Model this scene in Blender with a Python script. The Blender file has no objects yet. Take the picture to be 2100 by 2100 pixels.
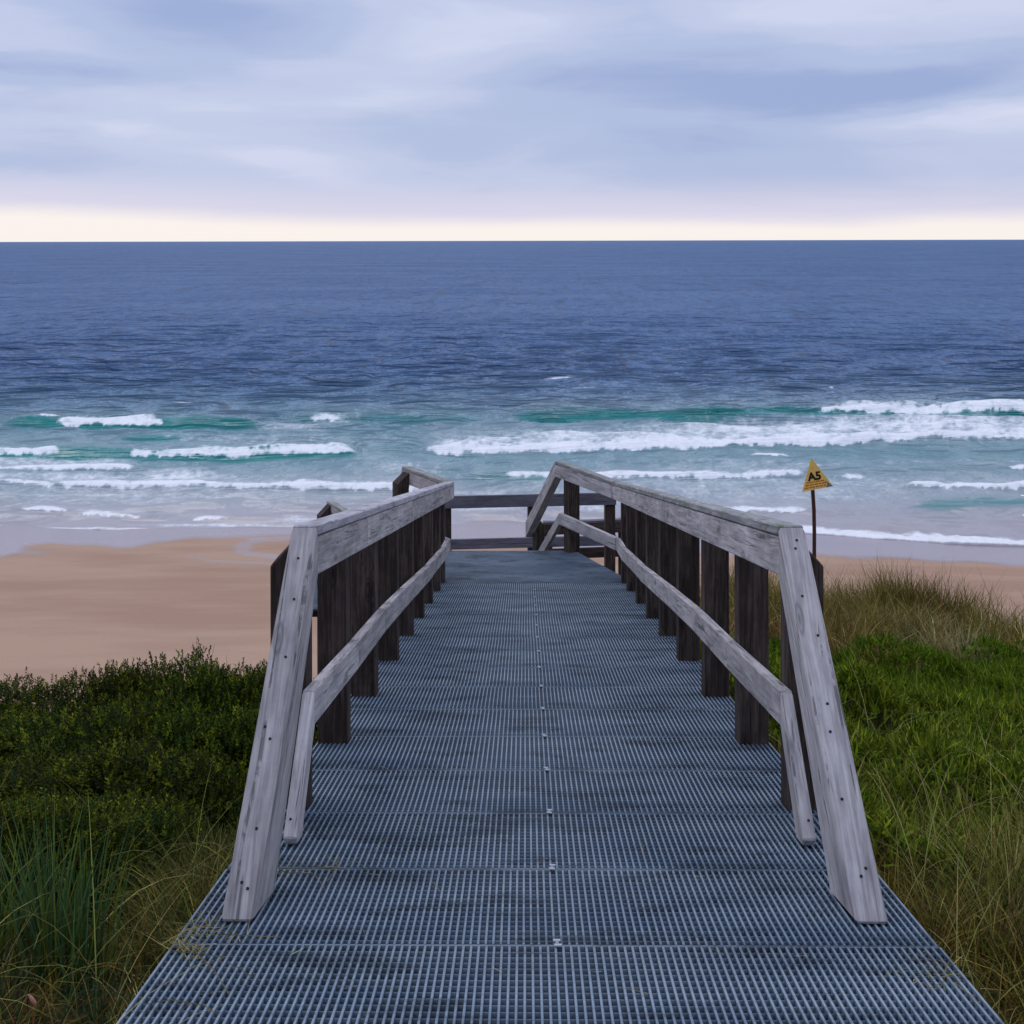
import bpy, bmesh, math, random
import numpy as np
from mathutils import Vector, Matrix

random.seed(7)
RNG = np.random.default_rng(11)
R = math.radians
scene = bpy.context.scene
COL = scene.collection

# ------------------------------------------------------------------ camera
CAM = np.array([-0.078, 0.0, 12.0])
FPX, PCX, PCY, ROLL, YAW = 2500.0, 1050.0, 493.5, 0.0023, 26.0 / 2500.0
cam_data = bpy.data.cameras.new("camera")
cam = bpy.data.objects.new("camera", cam_data)
COL.objects.link(cam)
cam_data.sensor_fit = 'HORIZONTAL'
cam_data.sensor_width = 36.0
cam_data.lens = 36.0 * FPX / 2100.0
cam_data.shift_y = -(1050.0 - PCY) / 2100.0
cam_data.clip_start = 0.05
cam_data.clip_end = 300000.0
cam.matrix_world = (Matrix.Translation(CAM.tolist()) @ Matrix.Rotation(YAW, 4, 'Z')
                    @ Matrix.Rotation(R(90), 4, 'X') @ Matrix.Rotation(-ROLL, 4, 'Z'))
scene.camera = cam

# ------------------------------------------------------------------ exposure
scene.view_settings.view_transform = 'Standard'
scene.view_settings.look = 'None'
scene.view_settings.exposure = 0.0
scene.view_settings.gamma = 1.0
scene.render.filter_size = 1.1
scene.cycles.max_bounces = 5
scene.cycles.diffuse_bounces = 3
scene.cycles.glossy_bounces = 2
scene.cycles.transmission_bounces = 3
scene.cycles.use_denoising = True

SUN_EL, SUN_AZ = 48.0, -18.0     # azimuth from +Y towards +X, degrees


def lin(r, g, b):
    f = lambda c: (c / 255.0 / 12.92) if c / 255.0 <= 0.04045 else ((c / 255.0 + 0.055) / 1.055) ** 2.4
    return (f(r), f(g), f(b), 1.0)


class NT:
    """small helper for node trees"""
    def __init__(self, tree):
        self.t = tree
        tree.nodes.clear()

    def n(self, typ, **kw):
        nd = self.t.nodes.new(typ)
        for k, v in kw.items():
            if k == 'inp':
                for kk, vv in v.items():
                    if isinstance(vv, bpy.types.NodeSocket):
                        self.t.links.new(vv, nd.inputs[kk])
                    else:
                        nd.inputs[kk].default_value = vv
            else:
                setattr(nd, k, v)
        return nd

    def math(self, op, a, b=None, c=None, clamp=False):
        nd = self.n('ShaderNodeMath', operation=op, use_clamp=clamp)
        for i, v in enumerate((a, b, c)):
            if v is None:
                continue
            if isinstance(v, bpy.types.NodeSocket):
                self.t.links.new(v, nd.inputs[i])
            else:
                nd.inputs[i].default_value = v
        return nd.outputs[0]

    def mix(self, fac, a, b, blend='MIX'):
        nd = self.n('ShaderNodeMix', data_type='RGBA', blend_type=blend)
        for i, v in ((0, fac), (6, a), (7, b)):
            if isinstance(v, bpy.types.NodeSocket):
                self.t.links.new(v, nd.inputs[i])
            else:
                nd.inputs[i].default_value = v
        return nd.outputs[2]

    def smooth(self, x, lo, hi, a=0.0, b=1.0):
        nd = self.n('ShaderNodeMapRange', interpolation_type='SMOOTHSTEP')
        self.t.links.new(x, nd.inputs[0])
        for i, v in enumerate((lo, hi, a, b)):
            nd.inputs[i + 1].default_value = v
        return nd.outputs[0]

    def link(self, a, b):
        self.t.links.new(a, b)


# ------------------------------------------------------------------ world: overcast evening sky
world = bpy.data.worlds.new("World")
scene.world = world
world.use_nodes = True


def build_world():
    w = NT(world.node_tree)
    out = w.n('ShaderNodeOutputWorld')
    bg = w.n('ShaderNodeBackground', inp={'Strength': 1.0})
    w.link(bg.outputs[0], out.inputs[0])
    sky = w.n('ShaderNodeTexSky', sky_type='NISHITA')
    sky.sun_disc = False
    sky.sun_elevation = R(SUN_EL)
    sky.sun_rotation = R(SUN_AZ)
    sky.air_density = 1.0
    sky.dust_density = 2.0
    skyc = w.mix(1.0, sky.outputs[0], (0.075, 0.075, 0.075, 1), 'MULTIPLY')
    tc = w.n('ShaderNodeTexCoord')
    sep = w.n('ShaderNodeSeparateXYZ')
    w.link(tc.outputs['Generated'], sep.inputs[0])
    x, y, z = sep.outputs
    az = w.math('ARCTAN2', x, y)
    hor = w.math('SQRT', w.math('ADD', w.math('MULTIPLY', x, x), w.math('MULTIPLY', y, y)))
    el = w.math('ARCTAN2', z, hor)
    # cloud coordinates: stretched along the horizon
    comb = w.n('ShaderNodeCombineXYZ')
    w.link(w.math('MULTIPLY', az, 2.2), comb.inputs[0])
    w.link(w.math('MULTIPLY', el, 11.0), comb.inputs[1])
    w.link(w.math('MULTIPLY', z, 0.6), comb.inputs[2])
    warp = w.n('ShaderNodeTexNoise', noise_dimensions='3D', inp={'Scale': 1.1, 'Detail': 3.0, 'Roughness': 0.5})
    w.link(comb.outputs[0], warp.inputs['Vector'])
    vadd = w.n('ShaderNodeVectorMath', operation='MULTIPLY_ADD')
    w.link(warp.outputs['Color'], vadd.inputs[0])
    vadd.inputs[1].default_value = (0.9, 0.9, 0.0)
    w.link(comb.outputs[0], vadd.inputs[2])
    n1 = w.n('ShaderNodeTexNoise', inp={'Scale': 1.25, 'Detail': 4.0, 'Roughness': 0.48, 'Distortion': 0.3})
    w.link(vadd.outputs[0], n1.inputs['Vector'])
    n2 = w.n('ShaderNodeTexNoise', inp={'Scale': 3.0, 'Detail': 6.0, 'Roughness': 0.6})
    w.link(vadd.outputs[0], n2.inputs['Vector'])
    f = w.math('ADD', w.math('MULTIPLY', w.math('SUBTRACT', n1.outputs[0], 0.5), 0.80),
               w.math('MULTIPLY', w.math('SUBTRACT', n2.outputs[0], 0.5), 0.42))
    # individual cloud banks: (azimuth, elevation, half widths, brightness, tilt)
    dirv = w.n('ShaderNodeCombineXYZ')
    wob = w.n('ShaderNodeTexNoise', inp={'Scale': 2.2, 'Detail': 5.0, 'Roughness': 0.6})
    w.link(comb.outputs[0], wob.inputs['Vector'])
    w.link(az, dirv.inputs[0])
    w.link(w.math('ADD', el, w.math('MULTIPLY', w.math('SUBTRACT', wob.outputs[0], 0.5), 0.040)), dirv.inputs[1])
    banks = [(370, 45, 180, 60, -0.66, 0.0), (580, 66, 210, 46, -0.50, 0.03), (560, 118, 150, 28, -0.28, 0.0),
             (60, 160, 190, 28, -0.55, 0.0), (250, 160, 200, 26, -0.20, 0.0), (90, 335, 190, 30, -0.32, 0.0),
             (1600, 205, 330, 56, -0.62, 0.06), (1900, 175, 300, 52, -0.66, 0.09), (1450, 155, 340, 62, -0.42, 0.02),
             (1230, 190, 220, 70, -0.28, 0.0), (2060, 254, 170, 24, 0.62, 0.04), (1850, 262, 160, 18, 0.22, 0.08),
             (800, 205, 160, 30, 0.34, 0.03), (200, 268, 220, 20, 0.26, 0.0), (580, 330, 130, 30, 0.30, 0.0),
             (860, 285, 260, 44, -0.26, 0.0), (890, 80, 170, 60, 0.26, 0.0), (1110, 55, 110, 45, 0.20, 0.0),
             (1560, 52, 230, 34, 0.20, 0.0), (1420, 300, 330, 28, -0.22, 0.0), (1400, 375, 320, 36, -0.12, 0.0),
             (480, 200, 220, 28, 0.20, 0.0)]
    tot = f
    for px, py, rx, ry, wt, tilt in banks:
        if wt == 0.0:
            continue
        a0, e0 = (px - PCX) / FPX - YAW, (PCY - py) / FPX
        rot = w.n('ShaderNodeVectorRotate', rotation_type='Z_AXIS',
                  inp={'Center': (a0, e0, 0), 'Angle': -tilt})
        w.link(dirv.outputs[0], rot.inputs['Vector'])
        sub = w.n('ShaderNodeVectorMath', operation='SUBTRACT')
        w.link(rot.outputs[0], sub.inputs[0])
        sub.inputs[1].default_value = (a0, e0, 0)
        mul = w.n('ShaderNodeVectorMath', operation='MULTIPLY')
        w.link(sub.outputs[0], mul.inputs[0])
        mul.inputs[1].default_value = (FPX / rx, FPX / ry, 0)
        dot = w.n('ShaderNodeVectorMath', operation='DOT_PRODUCT')
        w.link(mul.outputs[0], dot.inputs[0])
        w.link(mul.outputs[0], dot.inputs[1])
        g = w.math('POWER', 2.71828, w.math('MULTIPLY', dot.outputs['Value'], -1.0))
        tot = w.math('ADD', tot, w.math('MULTIPLY', g, wt * 0.58))
    ramp = w.n('ShaderNodeValToRGB')
    cr = ramp.color_ramp
    cr.interpolation = 'EASE'
    stops = [(0.0, (156, 174, 217)), (0.32, (178, 192, 227)), (0.52, (194, 204, 234)), (0.72, (208, 215, 241)),
             (0.95, (222, 224, 245))]
    while len(cr.elements) < len(stops):
        cr.elements.new(0.5)
    for e_, (p, c) in zip(cr.elements, stops):
        e_.position = p
        e_.color = lin(*c)
    w.link(w.math('ADD', tot, 0.50), ramp.inputs[0])
    # warm clear strip along the horizon, pink-lilac above it
    wob2 = w.math('MULTIPLY', w.math('SUBTRACT', n1.outputs[0], 0.5), 0.022)
    elw = w.math('ADD', w.math('ADD', el, wob2), w.smooth(az, -0.42, -0.10, -0.008, 0.0))
    c1 = w.mix(w.smooth(elw, 0.020, 0.055, 0.62, 0.0), ramp.outputs[0], lin(232, 224, 241))
    c2 = w.mix(w.smooth(elw, 0.008, 0.025, 1.0, 0.0), c1, lin(255, 247, 243))
    fin = w.mix(0.93, skyc, c2)
    lp = w.math('MULTIPLY', w.smooth(el, 0.15, 1.2, 0.0, 1.0), 0.55)
    fin2 = w.mix(lp, fin, (0.95, 1.02, 1.25, 1))
    w.link(fin2, bg.inputs[0])


build_world()
world.cycles.sampling_method = 'NONE'

sun_d = bpy.data.lights.new("sun", 'SUN')
sun_d.energy = 0.6
sun_d.angle = R(40)
sun_d.color = (1.0, 0.93, 0.86)
sun = bpy.data.objects.new("sun", sun_d)
COL.objects.link(sun)
sv = Vector((math.sin(R(SUN_AZ)) * math.cos(R(SUN_EL)), math.cos(R(SUN_AZ)) * math.cos(R(SUN_EL)), math.sin(R(SUN_EL))))
sun.rotation_euler = sv.to_track_quat('Z', 'Y').to_euler()
sun.location = (0, 30, 40)


# ------------------------------------------------------------------ helpers
def ray(px, py):
    u, w_ = px - PCX, py - PCY
    a = u - ROLL * w_
    b = w_ + ROLL * u
    ca, sa = math.cos(YAW), math.sin(YAW)
    return np.array([-sa + ca * a / FPX, ca + sa * a / FPX, -b / FPX])


def at_d(px, py, d):
    return CAM + ray(px, py) * d


def at_z(px, py, z):
    r = ray(px, py)
    return CAM + r * ((z - CAM[2]) / r[2])


def project(X, Y, Z):
    dx, dy, dz = X - CAM[0], Y - CAM[1], Z - CAM[2]
    ca, sa = math.cos(YAW), math.sin(YAW)
    d = -sa * dx + ca * dy
    a = (ca * dx + sa * dy) / d * FPX
    b = -dz / d * FPX
    return PCX + a + ROLL * b, PCY + b - ROLL * a, d


def sstep(x, a, b):
    t = np.clip((x - a) / (b - a), 0, 1)
    return t * t * (3 - 2 * t)


_TAB = np.random.default_rng(5).random((256, 256))


def vnoise(x, y):
    xi, yi = np.floor(x).astype(int), np.floor(y).astype(int)
    fx, fy = x - xi, y - yi
    fx, fy = fx * fx * (3 - 2 * fx), fy * fy * (3 - 2 * fy)
    g = lambda i, j: _TAB[(xi + i) & 255, (yi + j) & 255]
    return (g(0, 0) * (1 - fx) + g(1, 0) * fx) * (1 - fy) + (g(0, 1) * (1 - fx) + g(1, 1) * fx) * fy


def fbm(x, y, o=4):
    s, a, t = 0.0, 1.0, 0.0
    for i in range(o):
        s = s + a * vnoise(x * 2 ** i + 17.3 * i, y * 2 ** i + 5.1 * i)
        t += a
        a *= 0.5
    return s / t


def mesh_np(name, verts, quads, attrs=None, smooth=False):
    me = bpy.data.meshes.new(name)
    verts = np.asarray(verts, np.float32)
    quads = np.asarray(quads, np.int32)
    me.vertices.add(len(verts))
    me.vertices.foreach_set('co', verts.ravel())
    nf, k = quads.shape
    me.loops.add(nf * k)
    me.loops.foreach_set('vertex_index', quads.ravel())
    me.polygons.add(nf)
    me.polygons.foreach_set('loop_start', np.arange(0, nf * k, k, dtype=np.int32))
    me.polygons.foreach_set('loop_total', np.full(nf, k, np.int32))
    if smooth:
        me.polygons.foreach_set('use_smooth', np.ones(nf, bool))
    me.update(calc_edges=True)
    for an, av in (attrs or {}).items():
        av = np.asarray(av, np.float32)
        if av.ndim == 1:
            at = me.attributes.new(an, 'FLOAT', 'POINT')
            at.data.foreach_set('value', av)
        else:
            at = me.attributes.new(an, 'FLOAT_COLOR', 'POINT')
            at.data.foreach_set('color', np.hstack([av, np.ones((len(av), 1), np.float32)]).ravel())
    return me


def link_obj(name, me, mat=None, parent=None):
    o = bpy.data.objects.new(name, me)
    COL.objects.link(o)
    if mat is not None and me is not None and not me.materials:
        me.materials.append(mat)
    if parent is not None:
        o.parent = parent
    return o


def tag(o, label=None, cat=None, group=None, kind=None):
    if label:
        o['label'] = label
    if cat:
        o['category'] = cat
    if group:
        o['group'] = group
    if kind:
        o['kind'] = kind
    return o


def thing(name, label, cat, loc=(0, 0, 0), group=None):
    o = bpy.data.objects.new(name, None)
    COL.objects.link(o)
    o.location = loc
    o.empty_display_size = 0.2
    return tag(o, label, cat, group)


def grid_faces(nr, nc):
    i = np.arange(nr - 1)[:, None] * nc + np.arange(nc - 1)[None, :]
    i = i.ravel()
    return np.stack([i, i + 1, i + nc + 1, i + nc], 1)


# ------------------------------------------------------------------ materials
def new_mat(name):
    m = bpy.data.materials.new(name)
    m.use_nodes = True
    t = NT(m.node_tree)
    out = t.n('ShaderNodeOutputMaterial')
    return m, t, out


def mat_wood(name, dark, mid, light, rough=0.75, knots=True, lichen=0.0, spec=0.3, bump=0.5):
    m, t, out = new_mat(name)
    tc = t.n('ShaderNodeTexCoord')
    oi = t.n('ShaderNodeObjectInfo')
    add = t.n('ShaderNodeVectorMath', operation='MULTIPLY_ADD')
    cmb = t.n('ShaderNodeCombineXYZ')
    for i in range(3):
        t.link(oi.outputs['Random'], cmb.inputs[i])
    t.link(cmb.outputs[0], add.inputs[0])
    add.inputs[1].default_value = (37, 11, 23)
    t.link(tc.outputs['Object'], add.inputs[2])

    def noise(scale, detail, rgh=0.55, dist=0.0):
        mp = t.n('ShaderNodeMapping', inp={'Scale': scale})
        t.link(add.outputs[0], mp.inputs[0])
        nn = t.n('ShaderNodeTexNoise', inp={'Scale': 1.0, 'Detail': detail, 'Roughness': rgh, 'Distortion': dist})
        t.link(mp.outputs[0], nn.inputs['Vector'])
        return nn.outputs[0]
    patch = noise((2.2, 7, 7), 3)
    grain = noise((3.0, 55, 55), 4, 0.6, 0.6)
    fine = noise((9, 240, 240), 2, 0.5)
    blot = noise((11, 19, 19), 4, 0.6)
    v = t.math('ADD', t.math('MULTIPLY', patch, 0.36), t.math('MULTIPLY', grain, 0.50))
    v = t.math('ADD', v, t.math('MULTIPLY', fine, 0.10))
    v = t.math('ADD', v, t.math('MULTIPLY', blot, 0.22))
    ramp = t.n('ShaderNodeValToRGB')
    cr = ramp.color_ramp
    cr.elements[0].position, cr.elements[0].color = 0.38, dark
    cr.elements[1].position, cr.elements[1].color = 0.76, light
    e = cr.elements.new(0.56)
    e.color = mid
    t.link(v, ramp.inputs[0])
    colr = ramp.outputs[0]
    # drying cracks along the grain
    crack = noise((1.3, 46, 46), 2, 0.5, 1.2)
    ck = t.math('MULTIPLY', t.smooth(crack, 0.60, 0.66), t.smooth(blot, 0.42, 0.55))
    colr = t.mix(t.math('MULTIPLY', ck, 0.66), colr, tuple(c * 0.3 for c in dark[:3]) + (1,))
    if knots:
        mp = t.n('ShaderNodeMapping', inp={'Scale': (2.1, 7.5, 7.5)})
        t.link(add.outputs[0], mp.inputs[0])
        vo = t.n('ShaderNodeTexVoronoi', inp={'Scale': 1.0, 'Randomness': 1.0})
        t.link(mp.outputs[0], vo.inputs['Vector'])
        kn = t.smooth(vo.outputs['Distance'], 0.11, 0.19, 1.0, 0.0)
        ring = t.math('SINE', t.math('MULTIPLY', vo.outputs['Distance'], 95.0))
        kk = t.math('MULTIPLY', kn, t.math('MULTIPLY_ADD', ring, 0.25, 0.55))
        colr = t.mix(kk, colr, tuple(c * 0.55 for c in dark[:3]) + (1,))
    if lichen:
        lm = noise((6, 26, 26), 4, 0.65)
        colr = t.mix(t.math('MULTIPLY', t.smooth(lm, 0.50, 0.64), lichen), colr, lin(104, 112, 92))
    rv = t.math('MULTIPLY_ADD', oi.outputs['Random'], 0.28, 0.86)
    hs = t.n('ShaderNodeHueSaturation', inp={'Value': rv, 'Color': colr})
    bm_ = t.n('ShaderNodeBump', inp={'Strength': bump, 'Distance': 0.004})
    t.link(t.math('SUBTRACT', t.math('ADD', grain, t.math('MULTIPLY', fine, 0.4)), t.math('MULTIPLY', ck, 0.9)), bm_.inputs['Height'])
    bs = t.n('ShaderNodeBsdfPrincipled', inp={'Base Color': hs.outputs[0], 'Roughness': rough,
                                              'Specular IOR Level': spec, 'Normal': bm_.outputs[0]})
    t.link(bs.outputs[0], out.inputs[0])
    return m


M_RAIL = mat_wood('weathered_timber', lin(100, 96, 100), lin(158, 153, 155), lin(208, 202, 202))
M_CAP = mat_wood('mossy_cap_timber', lin(92, 94, 94), lin(138, 138, 138), lin(180, 178, 180), lichen=0.85)
M_CAP_PALE = mat_wood('weathered_cap_timber', lin(116, 114, 124), lin(166, 163, 172), lin(204, 200, 206), lichen=0.2)
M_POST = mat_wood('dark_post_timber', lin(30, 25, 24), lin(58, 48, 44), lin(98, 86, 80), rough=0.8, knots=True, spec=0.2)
M_FAR = mat_wood('grey_dark_timber', lin(70, 68, 78), lin(98, 95, 105), lin(126, 122, 130), rough=0.8)


def mat_simple(name, color, rough=0.6, metal=0.0, spec=0.4, var=0.15, scale=30.0):
    m, t, out = new_mat(name)
    tc = t.n('ShaderNodeTexCoord')
    nn = t.n('ShaderNodeTexNoise', inp={'Scale': scale, 'Detail': 4.0})
    t.link(tc.outputs['Object'], nn.inputs['Vector'])
    c = t.mix(nn.outputs[0], tuple(v * (1 - var) for v in color[:3]) + (1,), tuple(min(1, v * (1 + var)) for v in color[:3]) + (1,))
    bs = t.n('ShaderNodeBsdfPrincipled', inp={'Base Color': c, 'Roughness': rough, 'Metallic': metal, 'Specular IOR Level': spec})
    t.link(bs.outputs[0], out.inputs[0])
    return m


def mat_grating(name='grating_lit_top', a=(116, 134, 152), b=(143, 159, 174)):
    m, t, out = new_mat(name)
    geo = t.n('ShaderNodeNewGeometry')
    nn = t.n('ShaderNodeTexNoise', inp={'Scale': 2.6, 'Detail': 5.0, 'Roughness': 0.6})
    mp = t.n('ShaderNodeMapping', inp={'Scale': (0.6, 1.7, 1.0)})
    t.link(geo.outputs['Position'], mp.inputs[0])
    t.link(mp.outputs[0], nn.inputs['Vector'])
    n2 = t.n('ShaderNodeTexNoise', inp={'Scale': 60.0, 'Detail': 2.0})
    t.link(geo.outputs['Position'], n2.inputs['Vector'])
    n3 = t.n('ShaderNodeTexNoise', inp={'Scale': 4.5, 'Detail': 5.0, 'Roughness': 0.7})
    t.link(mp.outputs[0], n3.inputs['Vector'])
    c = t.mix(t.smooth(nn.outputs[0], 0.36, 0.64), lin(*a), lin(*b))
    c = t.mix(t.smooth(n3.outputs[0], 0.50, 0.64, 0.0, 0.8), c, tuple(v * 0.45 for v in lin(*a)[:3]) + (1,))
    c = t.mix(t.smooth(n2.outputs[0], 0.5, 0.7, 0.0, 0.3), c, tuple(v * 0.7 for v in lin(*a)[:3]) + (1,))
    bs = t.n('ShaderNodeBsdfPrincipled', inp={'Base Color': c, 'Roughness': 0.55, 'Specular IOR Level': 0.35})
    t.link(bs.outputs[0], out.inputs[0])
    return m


M_GRATE = mat_grating()  # paler copy for the bar tops, as if lit from above
M_GRATE_SIDE = mat_grating('grating_shaded_side', (68, 86, 106), (90, 107, 124))  # darker copy: shade between the bars painted into the colour
M_STEEL = mat_simple('galvanised_clip', lin(172, 178, 188), 0.5, 0.4)
M_SCREW = mat_simple('dark_screw', lin(22, 19, 22), 0.7, 0.0)
M_BEARER = mat_simple('dark_bearer', lin(52, 46, 42), 0.85)


# foliage: colour comes with each leaf or blade
def mat_leaf(name, trans=0.25, rough=0.7, spec=0.10):
    m, t, out = new_mat(name)
    a = t.n('ShaderNodeAttribute', attribute_name='col')
    oi = t.n('ShaderNodeObjectInfo')
    hs = t.n('ShaderNodeHueSaturation', inp={'Color': a.outputs['Color'],
                                             'Hue': t.math('MULTIPLY_ADD', oi.outputs['Random'], 0.03, 0.485),
                                             'Value': t.math('MULTIPLY_ADD', oi.outputs['Random'], 0.4, 0.8)})
    bs = t.n('ShaderNodeBsdfPrincipled', inp={'Base Color': hs.outputs[0], 'Roughness': rough, 'Specular IOR Level': spec})
    tr = t.n('ShaderNodeBsdfTranslucent', inp={'Color': hs.outputs[0]})
    mx = t.n('ShaderNodeMixShader', inp={0: trans})
    t.link(bs.outputs[0], mx.inputs[1])
    t.link(tr.outputs[0], mx.inputs[2])
    t.link(mx.outputs[0], out.inputs[0])
    return m


M_LEAF = mat_leaf('heath_leaf')
M_GRASS = mat_leaf('grass_blade', 0.3)
M_TWIG = mat_simple('brown_twig', lin(70, 52, 38), 0.9)


# ------------------------------------------------------------------ terrain
def deck_z(y):
    return 10.663 - 0.1728 * np.minimum(y, 12.37)


def shore_y(x):
    return 52.0 - 4.0 * sstep(x, 0.0, 20.0) + 0.7 * np.sin(x * 0.16 + 0.6)


def beach_z(x, y):
    return 0.08 * (shore_y(x) - y)


def terrain(x, y):
    x, y = np.asarray(x, float), np.asarray(y, float)
    yr = np.maximum(y, -2)
    gR = 10.38 - 0.183 * yr - 0.34 * np.maximum(x - 3.8, 0) ** 1.35 * sstep(yr, 5, 13)
    gL = 10.52 - 0.2 * yr - 0.72 * sstep(yr, 3.9, 6.5) - 0.10 * np.maximum(-x - 4.2, 0) ** 1.2
    gC = deck_z(yr) - 0.36 - 0.5 * sstep(yr, 8, 13)
    wr = sstep(x, 0.6, 1.7)
    wl = sstep(-x, 0.6, 1.7)
    g = gC * (1 - wr - wl) + gR * wr + gL * wl
    yc = 11.2 + 2.9 * sstep(x, 1.3, 2.4) - 1.6 * sstep(-x, 1.2, 2.2) + 0.5 * np.sin(x * 1.3)
    over = np.maximum(y - yc, 0)
    g = g - 0.16 * over ** 1.75 - 0.15 * over
    g = g + 0.22 * (fbm(x * 0.9 + 40, y * 0.9 + 9, 4) - 0.5) * sstep(np.abs(x), 1.0, 1.8)
    b = beach_z(x, y)
    b = b + 0.05 * (fbm(x * 0.25 + 3, y * 0.4, 3) - 0.5) * sstep(b, 0.3, 1.2)
    k = 0.35
    h = np.clip(0.5 + 0.5 * (g - b) / k, 0, 1)
    return b * (1 - h) + g * h + k * h * (1 - h) * 0.5


def build_ground():
    ys = np.concatenate([np.linspace(-8, 0, 14)[:-1], np.linspace(0, 18, 120)[:-1], np.linspace(18, 36, 60)[:-1],
                         np.linspace(36, 54, 220)[:-1], np.linspace(54, 75, 12)])
    us = np.linspace(-1.9, 1.9, 320)
    Y = np.repeat(ys[:, None], len(us), 1)
    X = us[None, :] * (7.0 + 0.46 * np.maximum(Y, 0))
    Z = terrain(X, Y)
    px, py, d = project(X, np.maximum(Y, 1.0), Z)
    # wet sand: the swash line and the film left by the last wave
    edge = np.interp(px, [-900, 0, 60, 130, 200, 265, 320, 420, 520, 620, 800, 1000, 1300, 1650, 1900, 2100, 2900],
                     [1150, 1146, 1122, 1117, 1116, 1120, 1109, 1104, 1102, 1099, 1108, 1118, 1132, 1137, 1150, 1160, 1190])
    nz = fbm(px * 0.012, py * 0.05, 4) - 0.5
    wet = sstep(edge - py + nz * 14, -6.0, 6.0)
    def trail(pts, wpx):
        dm = np.full(px.shape, 1e9)
        for (ax, ay), (bx_, by_) in zip(pts[:-1], pts[1:]):
            ex, ey = bx_ - ax, (by_ - ay) * 4
            qx, qy = px - ax, (py + nz * 6 - ay) * 4
            tt = np.clip((qx * ex + qy * ey) / (ex * ex + ey * ey), 0, 1)
            dm = np.minimum(dm, np.hypot(qx - tt * ex, qy - tt * ey))
        return 1 - sstep(dm, wpx * 0.55, wpx)
    lob = trail([(640, 1100), (530, 1107), (492, 1120), (505, 1136), (580, 1144), (660, 1146)], 24)
    lob = np.maximum(lob, 0.7 * trail([(395, 1140), (430, 1150), (480, 1152), (640, 1158)], 12))
    st = np.exp(-((py - 1156 - 0.006 * (px - 300)) / 3.2) ** 2) * sstep(px, 200, 300) * (1 - sstep(px, 640, 760)) * sstep(nz, -0.12, 0.1)
    st2 = np.exp(-((py - 1172) / 4.5) ** 2) * sstep(px, 400, 430) * (1 - sstep(px, 480, 620)) * sstep(nz, -0.1, 0.1)
    sp = np.exp(-(((px - 65) / 40) ** 2 + ((py - 1133) / 6) ** 2))
    wet = np.clip(wet + 0.6 * np.clip(lob, 0, 1) + 0.75 * st + 0.7 * st2 + 0.5 * sp, 0, 1) * (Y > 30)
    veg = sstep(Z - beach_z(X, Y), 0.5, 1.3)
    V = np.stack([X, Y, Z], -1).reshape(-1, 3)
    me = mesh_np('ground', V, grid_faces(len(ys), len(us)), {'wet': wet.ravel(), 'veg': veg.ravel()}, True)
    m, t, out = new_mat('beach_sand')
    geo = t.n('ShaderNodeNewGeometry')
    aw = t.n('ShaderNodeAttribute', attribute_name='wet')
    av = t.n('ShaderNodeAttribute', attribute_name='veg')
    n1 = t.n('ShaderNodeTexNoise', inp={'Scale': 0.35, 'Detail': 5.0, 'Roughness': 0.55})
    mp = t.n('ShaderNodeMapping', inp={'Scale': (0.35, 1.2, 1.0)})
    t.link(geo.outputs['Position'], mp.inputs[0])
    t.link(mp.outputs[0], n1.inputs['Vector'])
    n2 = t.n('ShaderNodeTexNoise', inp={'Scale': 9.0, 'Detail': 6.0, 'Roughness': 0.7})
    t.link(geo.outputs['Position'], n2.inputs['Vector'])
    sand = t.mix(t.smooth(n1.outputs[0], 0.36, 0.64), lin(168, 136, 115), lin(181, 151, 128))
    sand = t.mix(t.smooth(n2.outputs[0], 0.52, 0.75, 0.0, 0.22), sand, lin(132, 108, 98))
    wetc = t.mix(n1.outputs[0], lin(128, 112, 120), lin(150, 132, 138))
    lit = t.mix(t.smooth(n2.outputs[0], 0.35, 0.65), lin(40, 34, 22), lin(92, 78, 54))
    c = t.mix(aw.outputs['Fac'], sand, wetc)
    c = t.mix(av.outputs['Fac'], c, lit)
    rg = t.math('MULTIPLY_ADD', aw.outputs['Fac'], -0.74, 0.9)
    bmp = t.n('ShaderNodeBump', inp={'Strength': 0.25, 'Distance': 0.02, 'Height': n2.outputs[0]})
    bs = t.n('ShaderNodeBsdfPrincipled', inp={'Base Color': c, 'Roughness': rg, 'Normal': bmp.outputs[0],
                                              'Specular IOR Level': t.math('MULTIPLY_ADD', aw.outputs['Fac'], 0.6, 0.1)})
    t.link(bs.outputs[0], out.inputs[0])
    o = link_obj('ground', me, m)
    tag(o, 'pale tan sand of the dune and beach, wet and shining by the sea', 'sand', kind='structure')


build_ground()


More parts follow.
